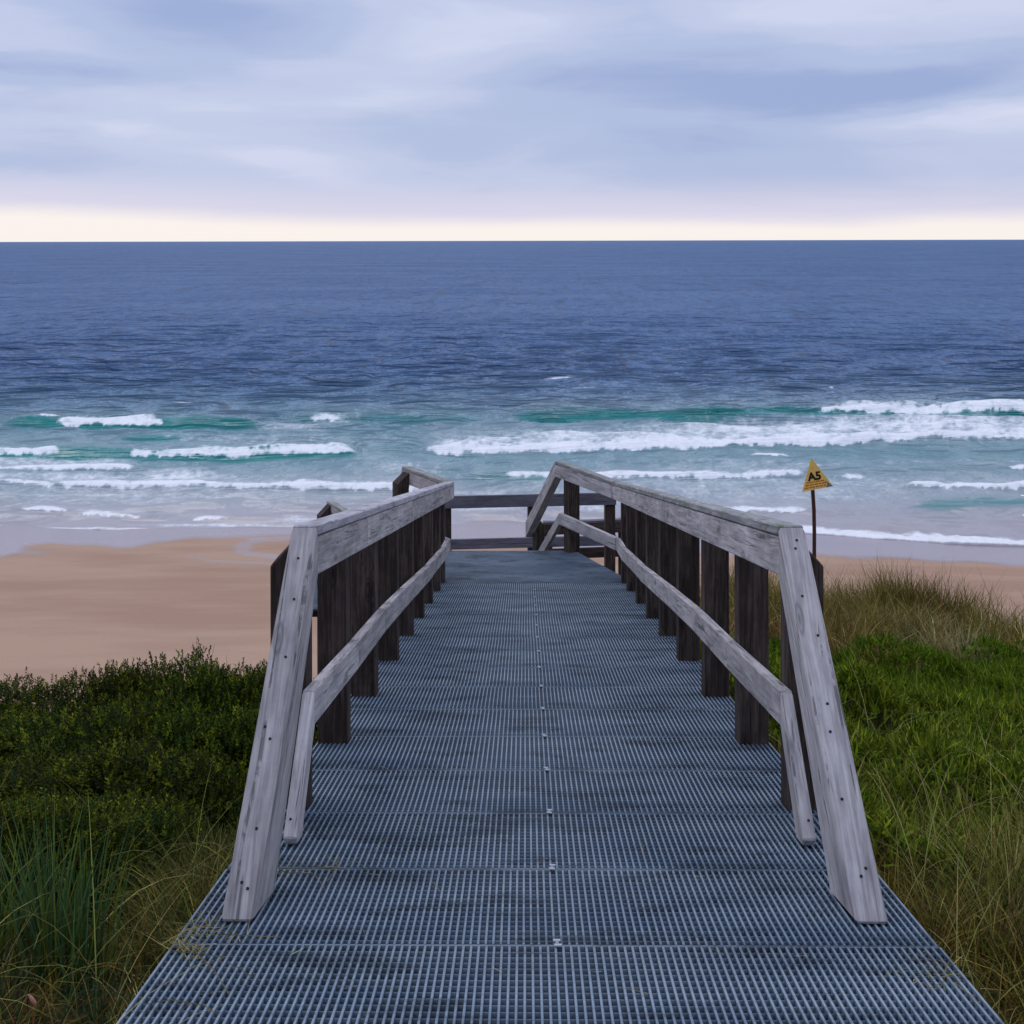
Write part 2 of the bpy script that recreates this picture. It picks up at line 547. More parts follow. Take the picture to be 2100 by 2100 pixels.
# ------------------------------------------------------------------ sea
def build_sea():
    nc = 950
    pys = np.concatenate([np.array([493.75, 494.2, 495.0]), np.linspace(496, 640, 110)[:-1], np.linspace(640, 820, 150)[:-1],
                          np.linspace(820, 1130, 300)])
    nr = len(pys)
    d = FPX * CAM[2] / (pys - PCY)
    us = np.linspace(-0.78, 0.78, nc)
    D = np.repeat(d[:, None], nc, 1)
    X = us[None, :] * (D + 6.0)
    Y = D + 0 * X
    px, py, _ = project(X, Y, 0 * X)
    rowstep = np.abs(np.gradient(d))[:, None]
    # ---- offshore wavelets: many short-crested wave trains, faded where the mesh is too coarse
    H = np.zeros_like(X)
    rg = np.random.default_rng(3)
    for i in range(60):
        lam = 1.8 * (6.0 ** rg.random())
        th = rg.normal(0, 0.75)
        k = 2 * math.pi / lam
        amp = 0.009 * lam ** 0.8 * (0.6 + 0.8 * rg.random())
        fade = np.clip(lam * abs(math.cos(th)) / (rowstep * 5.0) - 0.6, 0, 1)
        env = vnoise(X / (lam * 1.7) + i * 9.7, Y / (lam * 1.7) + i * 3.3)
        H += amp * 2 * env * fade * np.sin(k * (Y * math.cos(th) + X * math.sin(th)) + rg.random() * 6.28)
    H *= 0.7 * (0.4 + 0.6 * (1 - sstep(py, 830, 1000)))
    foam = np.zeros_like(X)
    milk = np.zeros_like(X)
    teal = np.zeros_like(X)

    n_a = fbm(px * 0.018 + 3, py * 0.05, 4) - 0.5
    n_b = fbm(px * 0.05 + 11, py * 0.12 + 7, 4) - 0.5
    n_c = fbm(px * 0.006 + 30, py * 0.03, 3) - 0.5
    n_d = fbm(px * 0.14 + 3, py * 0.3 + 17, 3) - 0.5

    def breaker(pts, amp, front=3.0, back=26.0, foamw=14.0, x0=None, x1=None, fint=1.0, fx=None, tl=0.0, tail=0.0, fade=45):
        """pts: front line (px, py) on still water; fx: stretches of it that are white"""
        nonlocal H, foam, teal, milk
        xs, ysl = zip(*pts)
        x0 = xs[0] if x0 is None else x0
        x1 = xs[-1] if x1 is None else x1
        ysm = np.interp(px, xs, ysl) + n_c * 9 + n_a * 4
        yl = ysm + n_b * 4 + n_d * 3.0
        q = ysm - py                                    # >0 is seaward of the front line
        endf = sstep(px, x0 - fade, x0 + fade) * (1 - sstep(px, x1 - fade, x1 + fade))
        prof = sstep(q, -front, front * 1.6) * np.exp(-np.maximum(q, 0) / back)
        H += amp * endf * prof * (1 + 0.7 * n_a)
        teal += 1.25 * tl * endf * sstep(q, -front * 2, 0) * np.exp(-np.maximum(q, 0) / (back * 0.4))
        q = yl - py
        if foamw > 0:
            milk = np.maximum(milk, (0.55 + 0.4 * tail) * endf * sstep(q, -2, 5) * np.exp(-np.maximum(q, 0) / (back * 1.1 + foamw)))
            fm = np.zeros_like(px)
            for a, b in (fx or [(x0, x1)]):
                wl = min(46.0, (b - a) * 0.4)
                fm = np.maximum(fm, sstep(px + n_a * 40 + n_b * 16, a - 10, a + wl) * (1 - sstep(px + n_a * 40 + n_b * 16, b - wl, b + 10)))
            ww = foamw * (0.12 + 0.95 * fm) * np.clip(1 + 1.9 * n_a + 1.5 * n_b + 1.0 * n_d, 0.1, 2.2)
            f = sstep(q, -1.5, 1.0) * (1 - sstep(q, ww * 0.75, ww * 1.3 + 1.0))
            f = f * (1 - 0.45 * sstep(q, ww * 0.2, ww * 1.1))
            f = np.maximum(f, tail * sstep(q, -1, 2) * np.exp(-np.maximum(q, 0) / (foamw * 2.0 + 1)))
            foam = np.maximum(foam, fint * f * sstep(fm, 0.02, 0.25) * endf * (1 + 0.5 * n_d))

    def patch(cx, cy, rx, ry, a):
        nonlocal foam, milk
        g = np.exp(-(((px - cx) / rx) ** 2 + ((py - cy) / ry) ** 2) ** 1.2)
        foam = np.maximum(foam, a * g * (1 + 0.9 * n_b + 0.8 * n_d))
        milk = np.maximum(milk, 0.95 * a * g)

    # outer line, left
    breaker([(20, 872), (120, 874), (300, 876), (520, 876)], 0.60, 3.5, 14, 11, fx=[(108, 345)], tl=1.0, fade=34)
    breaker([(55, 868), (125, 869)], 0.25, 3, 10, 5, fade=14)
    breaker([(600, 862), (680, 862), (980, 864)], 0.40, 4, 16, 3.5, fx=[(632, 705)], tl=0.45, fade=50)
    patch(600, 876, 95, 14, 0.50)
    patch(690, 862, 60, 9, 0.45)
    breaker([(250, 904), (370, 904)], 0.35, 4, 14, 0, tl=0.75, fade=40)
    # outer line, right
    breaker([(1060, 866), (1200, 866), (1400, 862), (1560, 858), (1670, 856), (1860, 852), (2300, 850)], 0.62, 4, 18, 13,
            fx=[(1680, 2600)], tl=0.8, x1=2700, tail=0.5, fade=40)
    # big field of white water, right
    breaker([(870, 932), (960, 934), (1100, 934), (1300, 928), (1450, 922), (1600, 916), (1760, 914), (1900, 908), (2050, 904), (2400, 900)],
            0.42, 3, 40, 17, x1=2700, tail=0.75, fint=1.0, fade=50)
    patch(1250, 904, 280, 20, 0.74)
    patch(1560, 888, 320, 25, 0.74)
    patch(1900, 880, 330, 30, 0.80)
    patch(2250, 880, 300, 30, 0.76)
    patch(1040, 914, 130, 18, 0.66)
    patch(1550, 1000, 700, 46, 0.40)
    patch(300, 1008, 520, 46, 0.38)
    patch(560, 905, 330, 16, 0.36)
    # second line, left
    breaker([(-400, 940), (0, 942), (140, 944), (260, 944), (480, 944), (620, 940), (730, 936)], 0.55, 3.5, 18, 15,
            fx=[(-500, 130), (268, 735)], tl=0.9, tail=0.25, x0=-500, fade=30)
    breaker([(-400, 970), (0, 970), (280, 970)], 0.28, 3, 20, 12, x0=-500, tail=0.7, fade=25)
    patch(100, 955, 220, 12, 0.60)
    # third line, left to centre
    breaker([(-400, 1006), (0, 1003), (300, 1005), (520, 1004), (700, 1004), (880, 1004)], 0.30, 2.5, 22, 9, x0=-500,
            tail=0.6, fx=[(-500, 890)], fade=50)
    patch(370, 982, 120, 16, 0.72)
    patch(120, 984, 260, 14, 0.58)
    patch(200, 1018, 330, 5, 0.46)
    patch(560, 1010, 200, 5, 0.35)
    patch(830, 960, 130, 20, 0.38)
    patch(760, 935, 60, 22, 0.30)
    # centre
    breaker([(960, 986), (1040, 986), (1140, 984)], 0.30, 3, 16, 7, fx=[(1040, 1150)], tl=0.35, fade=30)
    breaker([(1150, 986), (1290, 984), (1480, 980), (1660, 976)], 0.26, 2.5, 22, 7, tail=0.5, fade=45)
    breaker([(1535, 937), (1620, 936)], 0.16, 3, 8, 6, fade=16)
    breaker([(1700, 978), (1775, 977)], 0.18, 3, 8, 6, fade=16)
    breaker([(1850, 1006), (2000, 1006), (2300, 1003)], 0.34, 3, 18, 9, x1=2700, tail=0.5, fade=25)
    breaker([(1950, 968), (2300, 972)], 0.24, 3, 18, 6, x1=2700, fx=[(2060, 2600)], fade=30)
    breaker([(1880, 1040), (2100, 1038), (2400, 1036)], 0.22, 5, 22, 0, x1=2700, tl=0.5, fade=40)
    breaker([(1440, 1052), (1560, 1052), (1660, 1050)], 0.14, 2.5, 18, 6, tail=0.3, fade=30)
    patch(1560, 960, 330, 16, 0.38)
    patch(1450, 1010, 260, 14, 0.34)
    patch(1950, 950, 240, 12, 0.34)
    patch(1000, 1010, 140, 8, 0.42)
    patch(1010, 1046, 100, 7, 0.62)
    patch(1210, 1044, 60, 8, 0.66)
    # shallows, left
    for a, b, yy in ((42, 135, 1052), (166, 282, 1060), (402, 462, 1068)):
        breaker([(a - 12, yy), (b + 12, yy + 1)], 0.07, 3, 10, 4, fade=18)
    breaker([(-500, 1050), (100, 1056), (420, 1066), (640, 1070)], 0.13, 4, 14, 0, fade=60)
    patch(450, 1080, 200, 3.5, 0.55)
    patch(620, 1072, 60, 6, 0.6)
    # last foam running up the beach
    sw = np.interp(px, [-900, 0, 300, 600, 900, 1200, 1500, 1660, 1800, 1950, 2100, 2900],
                   [1092, 1092, 1092, 1088, 1076, 1082, 1090, 1096, 1106, 1114, 1121, 1145])
    q = sw - py + 8 * n_a
    fr = sstep(px, 1500, 1640)
    foam = np.maximum(foam, fr * 0.95 * sstep(q, -1, 1.5) * (1 - sstep(q, 9 + 16 * n_b, 20 + 22 * n_a)))
    foam = np.maximum(foam, (1 - fr) * 0.72 * sstep(q, -1, 1.0) * (1 - sstep(q, 1.5 + 3 * n_b, 6 + 6 * n_a)))
    H += 0.05 * sstep(q, -2, 4) - 0.9 * (1 - sstep(q, -6, 0.5))
    # specks of white far out
    for cx, cy, rx, ry in ((1150, 774, 36, 1.6), (1200, 800, 26, 1.3), (755, 780, 9, 1.6), (375, 830, 20, 1.4)):
        patch(cx, cy, rx, ry, 0.85)
    shallow = sstep(py, 735, 930)
    sandy = sstep(py + n_c * 30 + n_a * 14, 945, 1080)
    V = np.stack([X, Y, H], -1).reshape(-1, 3)
    me = mesh_np('sea', V, grid_faces(nr, nc)[:, ::-1], {'foam': np.clip(foam, 0, 1).ravel(), 'shallow': shallow.ravel(),
                                                'sandy': sandy.ravel(), 'milk': np.clip(milk, 0, 1).ravel(), 'teal': np.clip(teal, 0, 1).ravel()}, True)
    m, t, out = new_mat('sea_water')
    geo = t.n('ShaderNodeNewGeometry')
    A = {k: t.n('ShaderNodeAttribute', attribute_name=k).outputs['Fac'] for k in ('foam', 'shallow', 'sandy', 'teal', 'milk')}

    def nz(sx, sy, detail=4.0, rough=0.6, off=0.0):
        mp = t.n('ShaderNodeMapping', inp={'Scale': (sx, sy, 1.0), 'Location': (off, off * 0.7, 0)})
        t.link(geo.outputs['Position'], mp.inputs[0])
        nn = t.n('ShaderNodeTexNoise', inp={'Scale': 1.0, 'Detail': detail, 'Roughness': rough})
        t.link(mp.outputs[0], nn.inputs['Vector'])
        return nn.outputs[0]
    big = nz(0.012, 0.03, 3)
    chop = nz(0.50, 0.34, 4, 0.66)
    chop2 = nz(0.21, 0.12, 4, 0.64, 30)
    chop3 = nz(0.11, 0.045, 4, 0.64, 70)
    deep = t.mix(t.smooth(big, 0.35, 0.65), lin(72, 110, 158), lin(88, 123, 168))
    mid = t.mix(A['shallow'], deep, lin(112, 150, 160))
    c = t.mix(A['sandy'], mid, lin(160, 154, 160))
    c = t.mix(t.math('MULTIPLY', A['milk'], t.smooth(nz(0.7, 0.5, 5, 0.65, 44), 0.25, 0.7, 0.35, 0.95)), c, lin(188, 198, 208))
    c = t.mix(A['teal'], c, lin(12, 138, 138))
    fn = nz(2.6, 1.6, 6, 0.74, 5)
    fn2 = nz(0.55, 0.42, 5, 0.68, 15)
    lace = t.math('ADD', t.math('MULTIPLY', fn, 1.05), t.math('MULTIPLY', fn2, 0.75))
    fsum = t.math('ADD', t.math('MULTIPLY', A['foam'], 1.05), t.math('SUBTRACT', lace, 0.93))
    fsum = t.math('SUBTRACT', fsum, t.math('MULTIPLY', t.smooth(A['foam'], 0.0, 0.25, 1.0, 0.0), 0.5))
    fm = t.math('MULTIPLY', t.smooth(fsum, 0.16, 1.12), 0.97)
    c = t.mix(fm, c, lin(244, 246, 250))
    bump = t.n('ShaderNodeBump', inp={'Strength': 1.0, 'Distance': 1.25})
    hh = t.math('ADD', t.math('MULTIPLY', chop, 1.9), t.math('MULTIPLY', chop2, 3.2))
    hh = t.math('ADD', hh, t.math('MULTIPLY', chop3, 8.0))
    hh = t.math('ADD', hh, t.math('MULTIPLY', nz(0.03, 0.011, 4, 0.66, 110), 34.0))
    t.link(hh, bump.inputs['Height'])
    bst = t.math('MULTIPLY', t.math('MULTIPLY_ADD', A['sandy'], -0.75, 1.0), t.math('MULTIPLY_ADD', A['shallow'], -0.5, 1.0))
    bst = t.math('MULTIPLY', bst, t.math('MULTIPLY_ADD', fm, -0.75, 1.0))
    t.link(bst, bump.inputs['Strength'])
    lw = t.n('ShaderNodeLayerWeight', inp={'Blend': 0.5, 'Normal': bump.outputs[0]})
    gf = t.smooth(lw.outputs['Facing'], 0.45, 1.0, 0.035, 0.19)
    gf = t.math('MULTIPLY', gf, t.math('MULTIPLY_ADD', fm, -0.8, 1.0))
    gf = t.math('MULTIPLY', gf, t.math('MULTIPLY_ADD', A['sandy'], 0.8, 1.0))
    df = t.n('ShaderNodeBsdfDiffuse', inp={'Color': c, 'Normal': bump.outputs[0]})
    gl = t.n('ShaderNodeBsdfGlossy', inp={'Color': (1, 1, 1, 1), 'Roughness': 0.22, 'Normal': bump.outputs[0]})
    mx = t.n('ShaderNodeMixShader', inp={0: gf})
    t.link(df.outputs[0], mx.inputs[1])
    t.link(gl.outputs[0], mx.inputs[2])
    t.link(mx.outputs[0], out.inputs[0])
    o = link_obj('sea', me, m)
    tag(o, 'grey blue ocean turning turquoise with white breakers near the beach', 'sea', kind='structure')


build_sea()


# ------------------------------------------------------------------ timber pieces
def prism(name, face, ext, grain, mat, parent=None, bev=0.004, world_origin=None):
    """a solid from a planar outline (world points) pushed along ext; local X runs along the grain"""
    face = [Vector(p) for p in face]
    ext = Vector(ext)
    g = Vector(grain).normalized()
    up = Vector((0, 0, 1)) if abs(g.z) < 0.95 else Vector((0, 1, 0))
    s = up.cross(g).normalized()
    u = g.cross(s)
    org = sum(face, Vector()) / len(face) + ext * 0.5
    M = Matrix((g, s, u)).transposed().to_4x4()
    M.translation = org
    Mi = M.inverted()
    bm = bmesh.new()
    a = [bm.verts.new(Mi @ p) for p in face]
    b = [bm.verts.new(Mi @ (p + ext)) for p in face]
    n = len(face)
    bm.faces.new(a)
    bm.faces.new(b[::-1])
    for i in range(n):
        bm.faces.new((a[i], b[i], b[(i + 1) % n], a[(i + 1) % n])[::-1])
    bmesh.ops.recalc_face_normals(bm, faces=bm.faces)
    if bev:
        bmesh.ops.bevel(bm, geom=list(bm.edges), offset=bev, segments=1, affect='EDGES', profile=0.5)
    me = bpy.data.meshes.new(name)
    bm.to_mesh(me)
    bm.free()
    o = link_obj(name, me, mat)
    o.matrix_world = M
    if parent is not None:
        o.parent = parent
        o.matrix_parent_inverse = (Matrix.Translation(parent.location)).inverted()
    return o


def board(name, p0, p1, side, wdt, hgt, mat, parent, bev=0.004, cut0=None, cut1=None):
    """straight board whose top inner edge runs p0-p1; it extends wdt along 'side' and hgt straight down"""
    p0, p1 = Vector(p0), Vector(p1)
    sd = Vector(side).normalized() * wdt
    dn = Vector((0, 0, -hgt))
    return prism(name, [p0, p1, p1 + dn, p0 + dn], sd, p1 - p0, mat, parent, bev)


def root_z(x, y):
    return float(terrain(x, y)) - 0.35


def post(name, x0, x1, y0, y1, zb, z_in, z_out, mat, parent, bevel_dir=1):
    """square post, top cut at a slant: z_in on the walkway side (x0), z_out on the outer side (x1)"""
    f = [(x0, y0, zb), (x1, y0, zb), (x1, y0, z_out), (x0 + (x1 - x0) * 0.12, y0, z_in), (x0, y0, z_in)]
    return prism(name, f, (0, y1 - y0, 0), (0, 0, 1), mat, parent, 0.005)


def screw_mesh():
    bm = bmesh.new()
    bmesh.ops.create_cone(bm, cap_ends=True, segments=10, radius1=0.0048, radius2=0.0042, depth=0.003)
    me = bpy.data.meshes.new('screw')
    bm.to_mesh(me)
    bm.free()
    me.materials.append(M_SCREW)
    return me


SCREW = screw_mesh()


def screw(pos, normal, part):
    o = bpy.data.objects.new('screw', SCREW)
    COL.objects.link(o)
    q = Vector(normal).to_track_quat('Z', 'Y').to_matrix().to_4x4()
    q.translation = Vector(pos)
    o.parent = part
    o.matrix_parent_inverse = Matrix.Identity(4)
    o.matrix_basis = part.matrix_world.inverted() @ q
    return o


POST_Y = [4.55, 5.58, 6.66, 7.78, 8.84, 9.79, 10.70, 11.68, 12.36]
XI, XO = 0.898, 1.033


def cap_z(y):
    return 11.0 - 0.1788 * (y - 4.28)


MIDH = [0.460, 0.457, 0.466, 0.452, 0.432, 0.414, 0.416, 0.41, 0.43]


def build_railing(s):
    left = s < 0
    root = thing('timber_railing',
                 'weathered grey timber railing along the left side of the ramp' if left else
                 'weathered grey timber railing along the right side of the ramp, before the yellow sign', 'railing',
                 (s * 0.95, 8.0, float(deck_z(8.0))), 'railings of the ramp')
    # posts
    for i, y in enumerate(POST_Y):
        zc = cap_z(y + 0.07)
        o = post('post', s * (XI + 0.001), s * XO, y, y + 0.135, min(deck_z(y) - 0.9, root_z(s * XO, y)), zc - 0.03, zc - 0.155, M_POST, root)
    # cap boards and rail boards, joined over posts
    joints = [4.28, 6.72, 9.86, 12.50] if left else [4.28, 7.85, 12.50]
    for a, b in zip(joints[:-1], joints[1:]):
        a2, b2 = a + 0.002, b - 0.002
        board('cap_board', (s * 0.806, a2, cap_z(a2)), (s * 0.806, b2, cap_z(b2)), (s, 0, 0), 0.09, 0.036, M_CAP_PALE if left else M_CAP, root, 0.005)
    rj = [4.28, 5.66, 7.90, 10.77, 12.50] if left else [4.28, 6.74, 9.86, 12.50]
    for a, b in zip(rj[:-1], rj[1:]):
        a2, b2 = a + 0.002, b - 0.002
        board('top_rail', (s * 0.810, a2, cap_z(a2) - 0.040), (s * 0.810, b2, cap_z(b2) - 0.040), (s, 0, 0), 0.0865, 0.135,
              M_RAIL, root, 0.004)
    # lower rail, one board from post to post
    my = [4.47] + [y + 0.07 for y in POST_Y[1:-1]] + [12.48]
    mz = [float(deck_z(y)) + h for y, h in zip(my, MIDH)]
    for k in range(len(my) - 1):
        board('middle_rail', (s * 0.852, my[k] + 0.001, mz[k]), (s * 0.852, my[k + 1] - 0.001, mz[k + 1]), (s, 0, 0), 0.045, 0.127,
              M_RAIL, root, 0.004)
    # sloping end timbers down to the deck
    zt = cap_z(4.28)
    f = Vector((0, 3.447, float(deck_z(3.447)) + 0.002))
    tp = Vector((0, 4.276, zt))
    dirv = (tp - f).normalized()
    zb = zt - 0.175
    yb = 4.276
    back_foot_y = 3.447 + 0.245
    prof = [(s * 0.806, f.y, f.z), (s * 0.806, tp.y, tp.z), (s * 0.806, yb, zb),
            (s * 0.806, back_foot_y, float(deck_z(back_foot_y)) + 0.002)]
    eb = prism('end_brace', prof, (s * 0.092, 0, 0), dirv, M_RAIL, root, 0.008)
    # the foot stands a little further out than the head
    iw = eb.matrix_world.inverted()
    for vv in eb.data.vertices:
        wp = eb.matrix_world @ vv.co
        wp.x += s * 0.048 * (tp.y - wp.y) / (tp.y - f.y)
        vv.co = iw @ wp
    nrm = Vector((0, -dirv.z, dirv.y))
    spots = [(0.07, 0.030), (0.083, 0.050), (0.20, 0.034), (0.41, 0.040), (0.44, 0.062), (0.62, 0.035), (0.78, 0.040), (0.90, 0.050)] if left else \
            [(0.10, 0.040), (0.117, 0.058), (0.27, 0.030), (0.43, 0.036), (0.50, 0.045), (0.68, 0.060), (0.79, 0.035), (0.93, 0.045), (0.955, 0.055)]
    for tt, lat in spots:
        p = f.lerp(tp, tt)
        screw(Vector((s * (0.806 + lat + 0.048 * (1 - tt)), p.y, p.z)) + nrm * 0.001, nrm, eb)
    # lower sloping end
    z1 = mz[0]
    y0, y1 = 4.10, 4.468
    z0 = float(deck_z(y0)) + 0.003
    prof = [(s * 0.852, y0, z0 + 0.03), (s * 0.852, y1, z1), (s * 0.852, y1, z1 - 0.127), (s * 0.852, y0 + 0.105, float(deck_z(y0 + .1)) + 0.004),
            (s * 0.852, y0 + 0.02, z0)]
    d2 = Vector((0, y1 - y0, z1 - z0)).normalized()
    lb = prism('lower_end_brace', prof, (s * 0.045, 0, 0), d2, M_RAIL, root, 0.005)
    n2 = Vector((0, -d2.z, d2.y))
    screw(Vector((s * 0.878, y0 + 0.05 * d2.y, z0 + 0.03 + 0.05 * d2.z + 0.012)) + n2 * 0.001, n2, lb)
    # the turn at the landing
    zc = 9.53
    if left:
        a, b = Vector((-0.806, 12.504, zc)), Vector((-1.34, 13.36, zc))
        side = Vector((-0.86, -0.51, 0))
    else:
        a, b = Vector((0.806, 12.504, zc)), Vector((0.257, 13.66, zc))
        side = Vector((0.903, 0.43, 0))
    board('cap_board', a, b, side, 0.09, 0.036, M_CAP, root, 0.005)
    dz = Vector((0, 0, -0.040))
    board('top_rail', a + dz, b + dz, side, 0.0865, 0.135, M_RAIL, root, 0.004)
    dz = Vector((0, 0, -0.585)) + side * 0.042
    board('middle_rail', a + dz, b + dz, side, 0.045, 0.127, M_RAIL, root, 0.004)
    c = b + side * 0.092
    ang = math.atan2(side.y, side.x)
    g = (b - a).normalized()
    q = c - g * 0.16
    pts = [q, q + side * 0.135, q + side * 0.135, q]
    rz = min(8.0, root_z(q.x, q.y))
    face = [Vector((q.x, q.y, rz)), Vector((q.x, q.y, rz)) + side * 0.135, Vector((q.x, q.y, zc - 0.15)) + side * 0.135,
            Vector((q.x, q.y, zc - 0.04))]
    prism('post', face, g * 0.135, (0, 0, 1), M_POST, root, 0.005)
    # down the stair
    sd = Vector((-0.155, 0.988, 0)).normalized()
    L, drop = 2.15, 1.17
    e = b + sd * L + Vector((0, 0, -drop))
    b2 = b + sd * 0.004
    sside = Vector((sd.y, -sd.x, 0)) * (1 if s > 0 else -1)
    prism('stair_rail', [b2, e, e + Vector((0, 0, -0.20)), b2 + Vector((0, 0, -0.175))], sside * 0.09, e - b2, M_RAIL, root, 0.005)
    off = Vector((0, 0, -0.585)) + sside * 0.042
    prism('stair_rail', [b2 + off, e + off, e + off + Vector((0, 0, -0.145)), b2 + off + Vector((0, 0, -0.127))], sside * 0.045, e - b2,
          M_RAIL, root, 0.004)
    pb = e + sside * 0.092 - sd * 0.14
    rz = root_z(pb.x, pb.y)
    face = [Vector((pb.x, pb.y, rz)), Vector((pb.x, pb.y, rz)) + sside * 0.135, pb + sside * 0.135 + Vector((0, 0, -0.02)), pb + Vector((0, 0, 0.10))]
    prism('post', face, sd * 0.135, (0, 0, 1), M_POST, root, 0.005)
    return root


build_railing(-1)
build_railing(1)


# ------------------------------------------------------------------ grating ramp
def boxes_mesh(name, bx, mat):
    """many boxes in one mesh: rows of (x0,x1,y0,y1,z0,z1)"""
    bx = np.asarray(bx, float)
    n = len(bx)
    idx = np.array([[0, 2, 4], [1, 2, 4], [1, 3, 4], [0, 3, 4], [0, 2, 5], [1, 2, 5], [1, 3, 5], [0, 3, 5]])
    V = bx[:, idx].reshape(-1, 3)
    F = np.array([[0, 3, 2, 1], [4, 5, 6, 7], [0, 1, 5, 4], [1, 2, 6, 5], [2, 3, 7, 6], [3, 0, 4, 7]])
    Q = (F[None] + 8 * np.arange(n)[:, None, None]).reshape(-1, 4)
    me = mesh_np(name, V, Q)
    if mat is M_GRATE:                      # paler tops, darker sides: shade in the gaps is put into the colour
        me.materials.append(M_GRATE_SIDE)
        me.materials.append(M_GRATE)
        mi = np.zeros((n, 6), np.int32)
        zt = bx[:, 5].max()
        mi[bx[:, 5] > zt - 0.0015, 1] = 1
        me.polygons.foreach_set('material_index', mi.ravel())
    else:
        me.materials.append(mat)
    return me


def build_ramp():
    root = thing('grating_ramp', 'long sloping ramp of blue grey open grating panels leading down towards the sea', 'ramp',
                 (0, 1.0, float(deck_z(1.0))))
    L = 0.604
    slope = -math.atan(0.1728)
    W = 1.035
    pl = L / math.cos(slope) - 0.006
    bx = []
    nb = 100
    for i in range(nb + 1):
        x = -W + 2 * W * i / nb
        bx.append((x - 0.0032, x + 0.0032, 0.0035, pl - 0.0035, -0.038, 0.0))
    nc = 17
    for j in range(nc + 1):
        y = 0.0018 + (pl - 0.0036) * j / nc
        top = -0.0012 if j in (0, nc) else -0.0042
        hw = 0.0018 if j in (0, nc) else 0.0034
        bx.append((-W - 0.004, W + 0.004, y - hw, y + hw, -0.0374, top))
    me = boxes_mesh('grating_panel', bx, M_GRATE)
    # clip
    bm = bmesh.new()
    for (x, y, sx, sy) in ((0, 0.026, 0.013, 0.010), (0.002, -0.026, 0.013, 0.010)):
        r = bmesh.ops.create_cube(bm, size=1.0)
        bmesh.ops.scale(bm, vec=(sx * 2, sy * 2, 0.004), verts=r['verts'])
        bmesh.ops.translate(bm, vec=(x, y, 0.003), verts=r['verts'])
    r = bmesh.ops.create_cone(bm, cap_ends=True, segments=8, radius1=0.008, radius2=0.006, depth=0.007)
    bmesh.ops.translate(bm, vec=(0, 0.0, 0.002), verts=r['verts'])
    r = bmesh.ops.create_cube(bm, size=1.0)
    bmesh.ops.scale(bm, vec=(0.008, 0.05, 0.003), verts=r['verts'])
    bmesh.ops.translate(bm, vec=(0.001, 0, 0.0015), verts=r['verts'])
    bmesh.ops.scale(bm, vec=(0.75, 0.62, 0.9), verts=bm.verts)
    mc = bpy.data.meshes.new('clip')
    bm.to_mesh(mc)
    bm.free()
    mc.materials.append(M_STEEL)
    y = 3.307 - 4 * L
    k = 0
    while y < 12.36:
        o = bpy.data.objects.new('grating_panel', me)
        COL.objects.link(o)
        o.parent = root
        o.location = (random.uniform(-.003, .003), y - root.location.y, float(deck_z(y)) - root.location.z + random.uniform(-.002, .001))
        o.rotation_euler = (slope + random.uniform(-.001, .001), 0, random.uniform(-.0012, .0012))
        c = bpy.data.objects.new('clip', mc)
        COL.objects.link(c)
        c.parent = root
        c.location = (0.008 + random.uniform(-.004, .004), y - root.location.y, float(deck_z(y)) - root.location.z + 0.001)
        c.rotation_euler = (slope, 0, random.uniform(-.2, .2))
        y += L
        k += 1
    # bearers below
    for x in (-0.90, -0.02, 0.86):
        a = (x, 0.7, float(deck_z(0.7)) - 0.034)
        b = (x, 12.30, float(deck_z(12.30)) - 0.034)
        board('bearer', a, b, (1, 0, 0), 0.05, 0.14, M_BEARER, root, 0)
    # landing at the foot of the ramp
    land = thing('grating_landing', 'dark level grating landing where the ramp ends and turns left', 'landing', (0, 12.4, float(deck_z(12.4))))
    zl = float(deck_z(12.37))
    bxs = []
    yy = 12.385
    while yy < 13.66:
        f = (yy - 12.37) / 1.29
        xl = -1.035 - 0.62 * f
        xr = 1.035 - 0.555 * f
        bxs.append((xl, xr, yy - 0.0034, yy + 0.0034, zl - 0.03, zl))
        yy += 0.0209
    for i in range(64):
        xx = -1.60 + i * 0.0385
        ylo, yhi = 12.38, 13.65
        # clip against slanted sides
        if xx > 0.48:
            yhi = min(yhi, 12.37 + (1.035 - xx) / 0.555 * 1.29)
        if xx < -1.035:
            ylo = max(ylo, 12.37 + (-1.035 - xx) / 0.62 * 1.29)
        if yhi - ylo > 0.02:
            bxs.append((xx - 0.0032, xx + 0.0032, ylo, yhi, zl - 0.0294, zl - 0.004))
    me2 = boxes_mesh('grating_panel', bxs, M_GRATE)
    o = link_obj('grating_panel', me2, None, land)
    o.location = (-land.location.x, -land.location.y, -land.location.z)
    board('bearer', (-1.5, 13.60, zl - 0.034), (0.50, 13.60, zl - 0.034), (0, 1, 0), 0.05, 0.16, M_BEARER, land, 0)
    board('bearer', (-1.0, 12.44, zl - 0.034), (1.0, 12.44, zl - 0.034), (0, 1, 0), 0.05, 0.16, M_BEARER, land, 0)
    # stair
    st = thing('timber_stair', 'short grating stair dropping from the landing to the lower platform', 'stair', (-0.6, 13.7, zl))
    sd = Vector((-0.155, 0.988, 0)).normalized()
    sx = Vector((sd.y, -sd.x, 0))
    org = Vector((-0.56, 13.69, zl))
    tb = [(-0.86, 0.86, j * 0.024, j * 0.024 + 0.007, -0.03, 0) for j in range(12)] + \
         [(-0.86 + i * 0.043, -0.853 + i * 0.043, 0.003, 0.268, -0.029, -0.004) for i in range(41)]
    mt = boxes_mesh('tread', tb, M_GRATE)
    for k in range(1, 6):
        o = bpy.data.objects.new('tread', mt)
        COL.objects.link(o)
        o.parent = st
        p = org + sd * (0.29 * (k - 1)) + Vector((0, 0, -0.167 * k)) - st.location
        o.location = p
        o.rotation_euler = (0, 0, math.atan2(sd.x, sd.y) * -1)
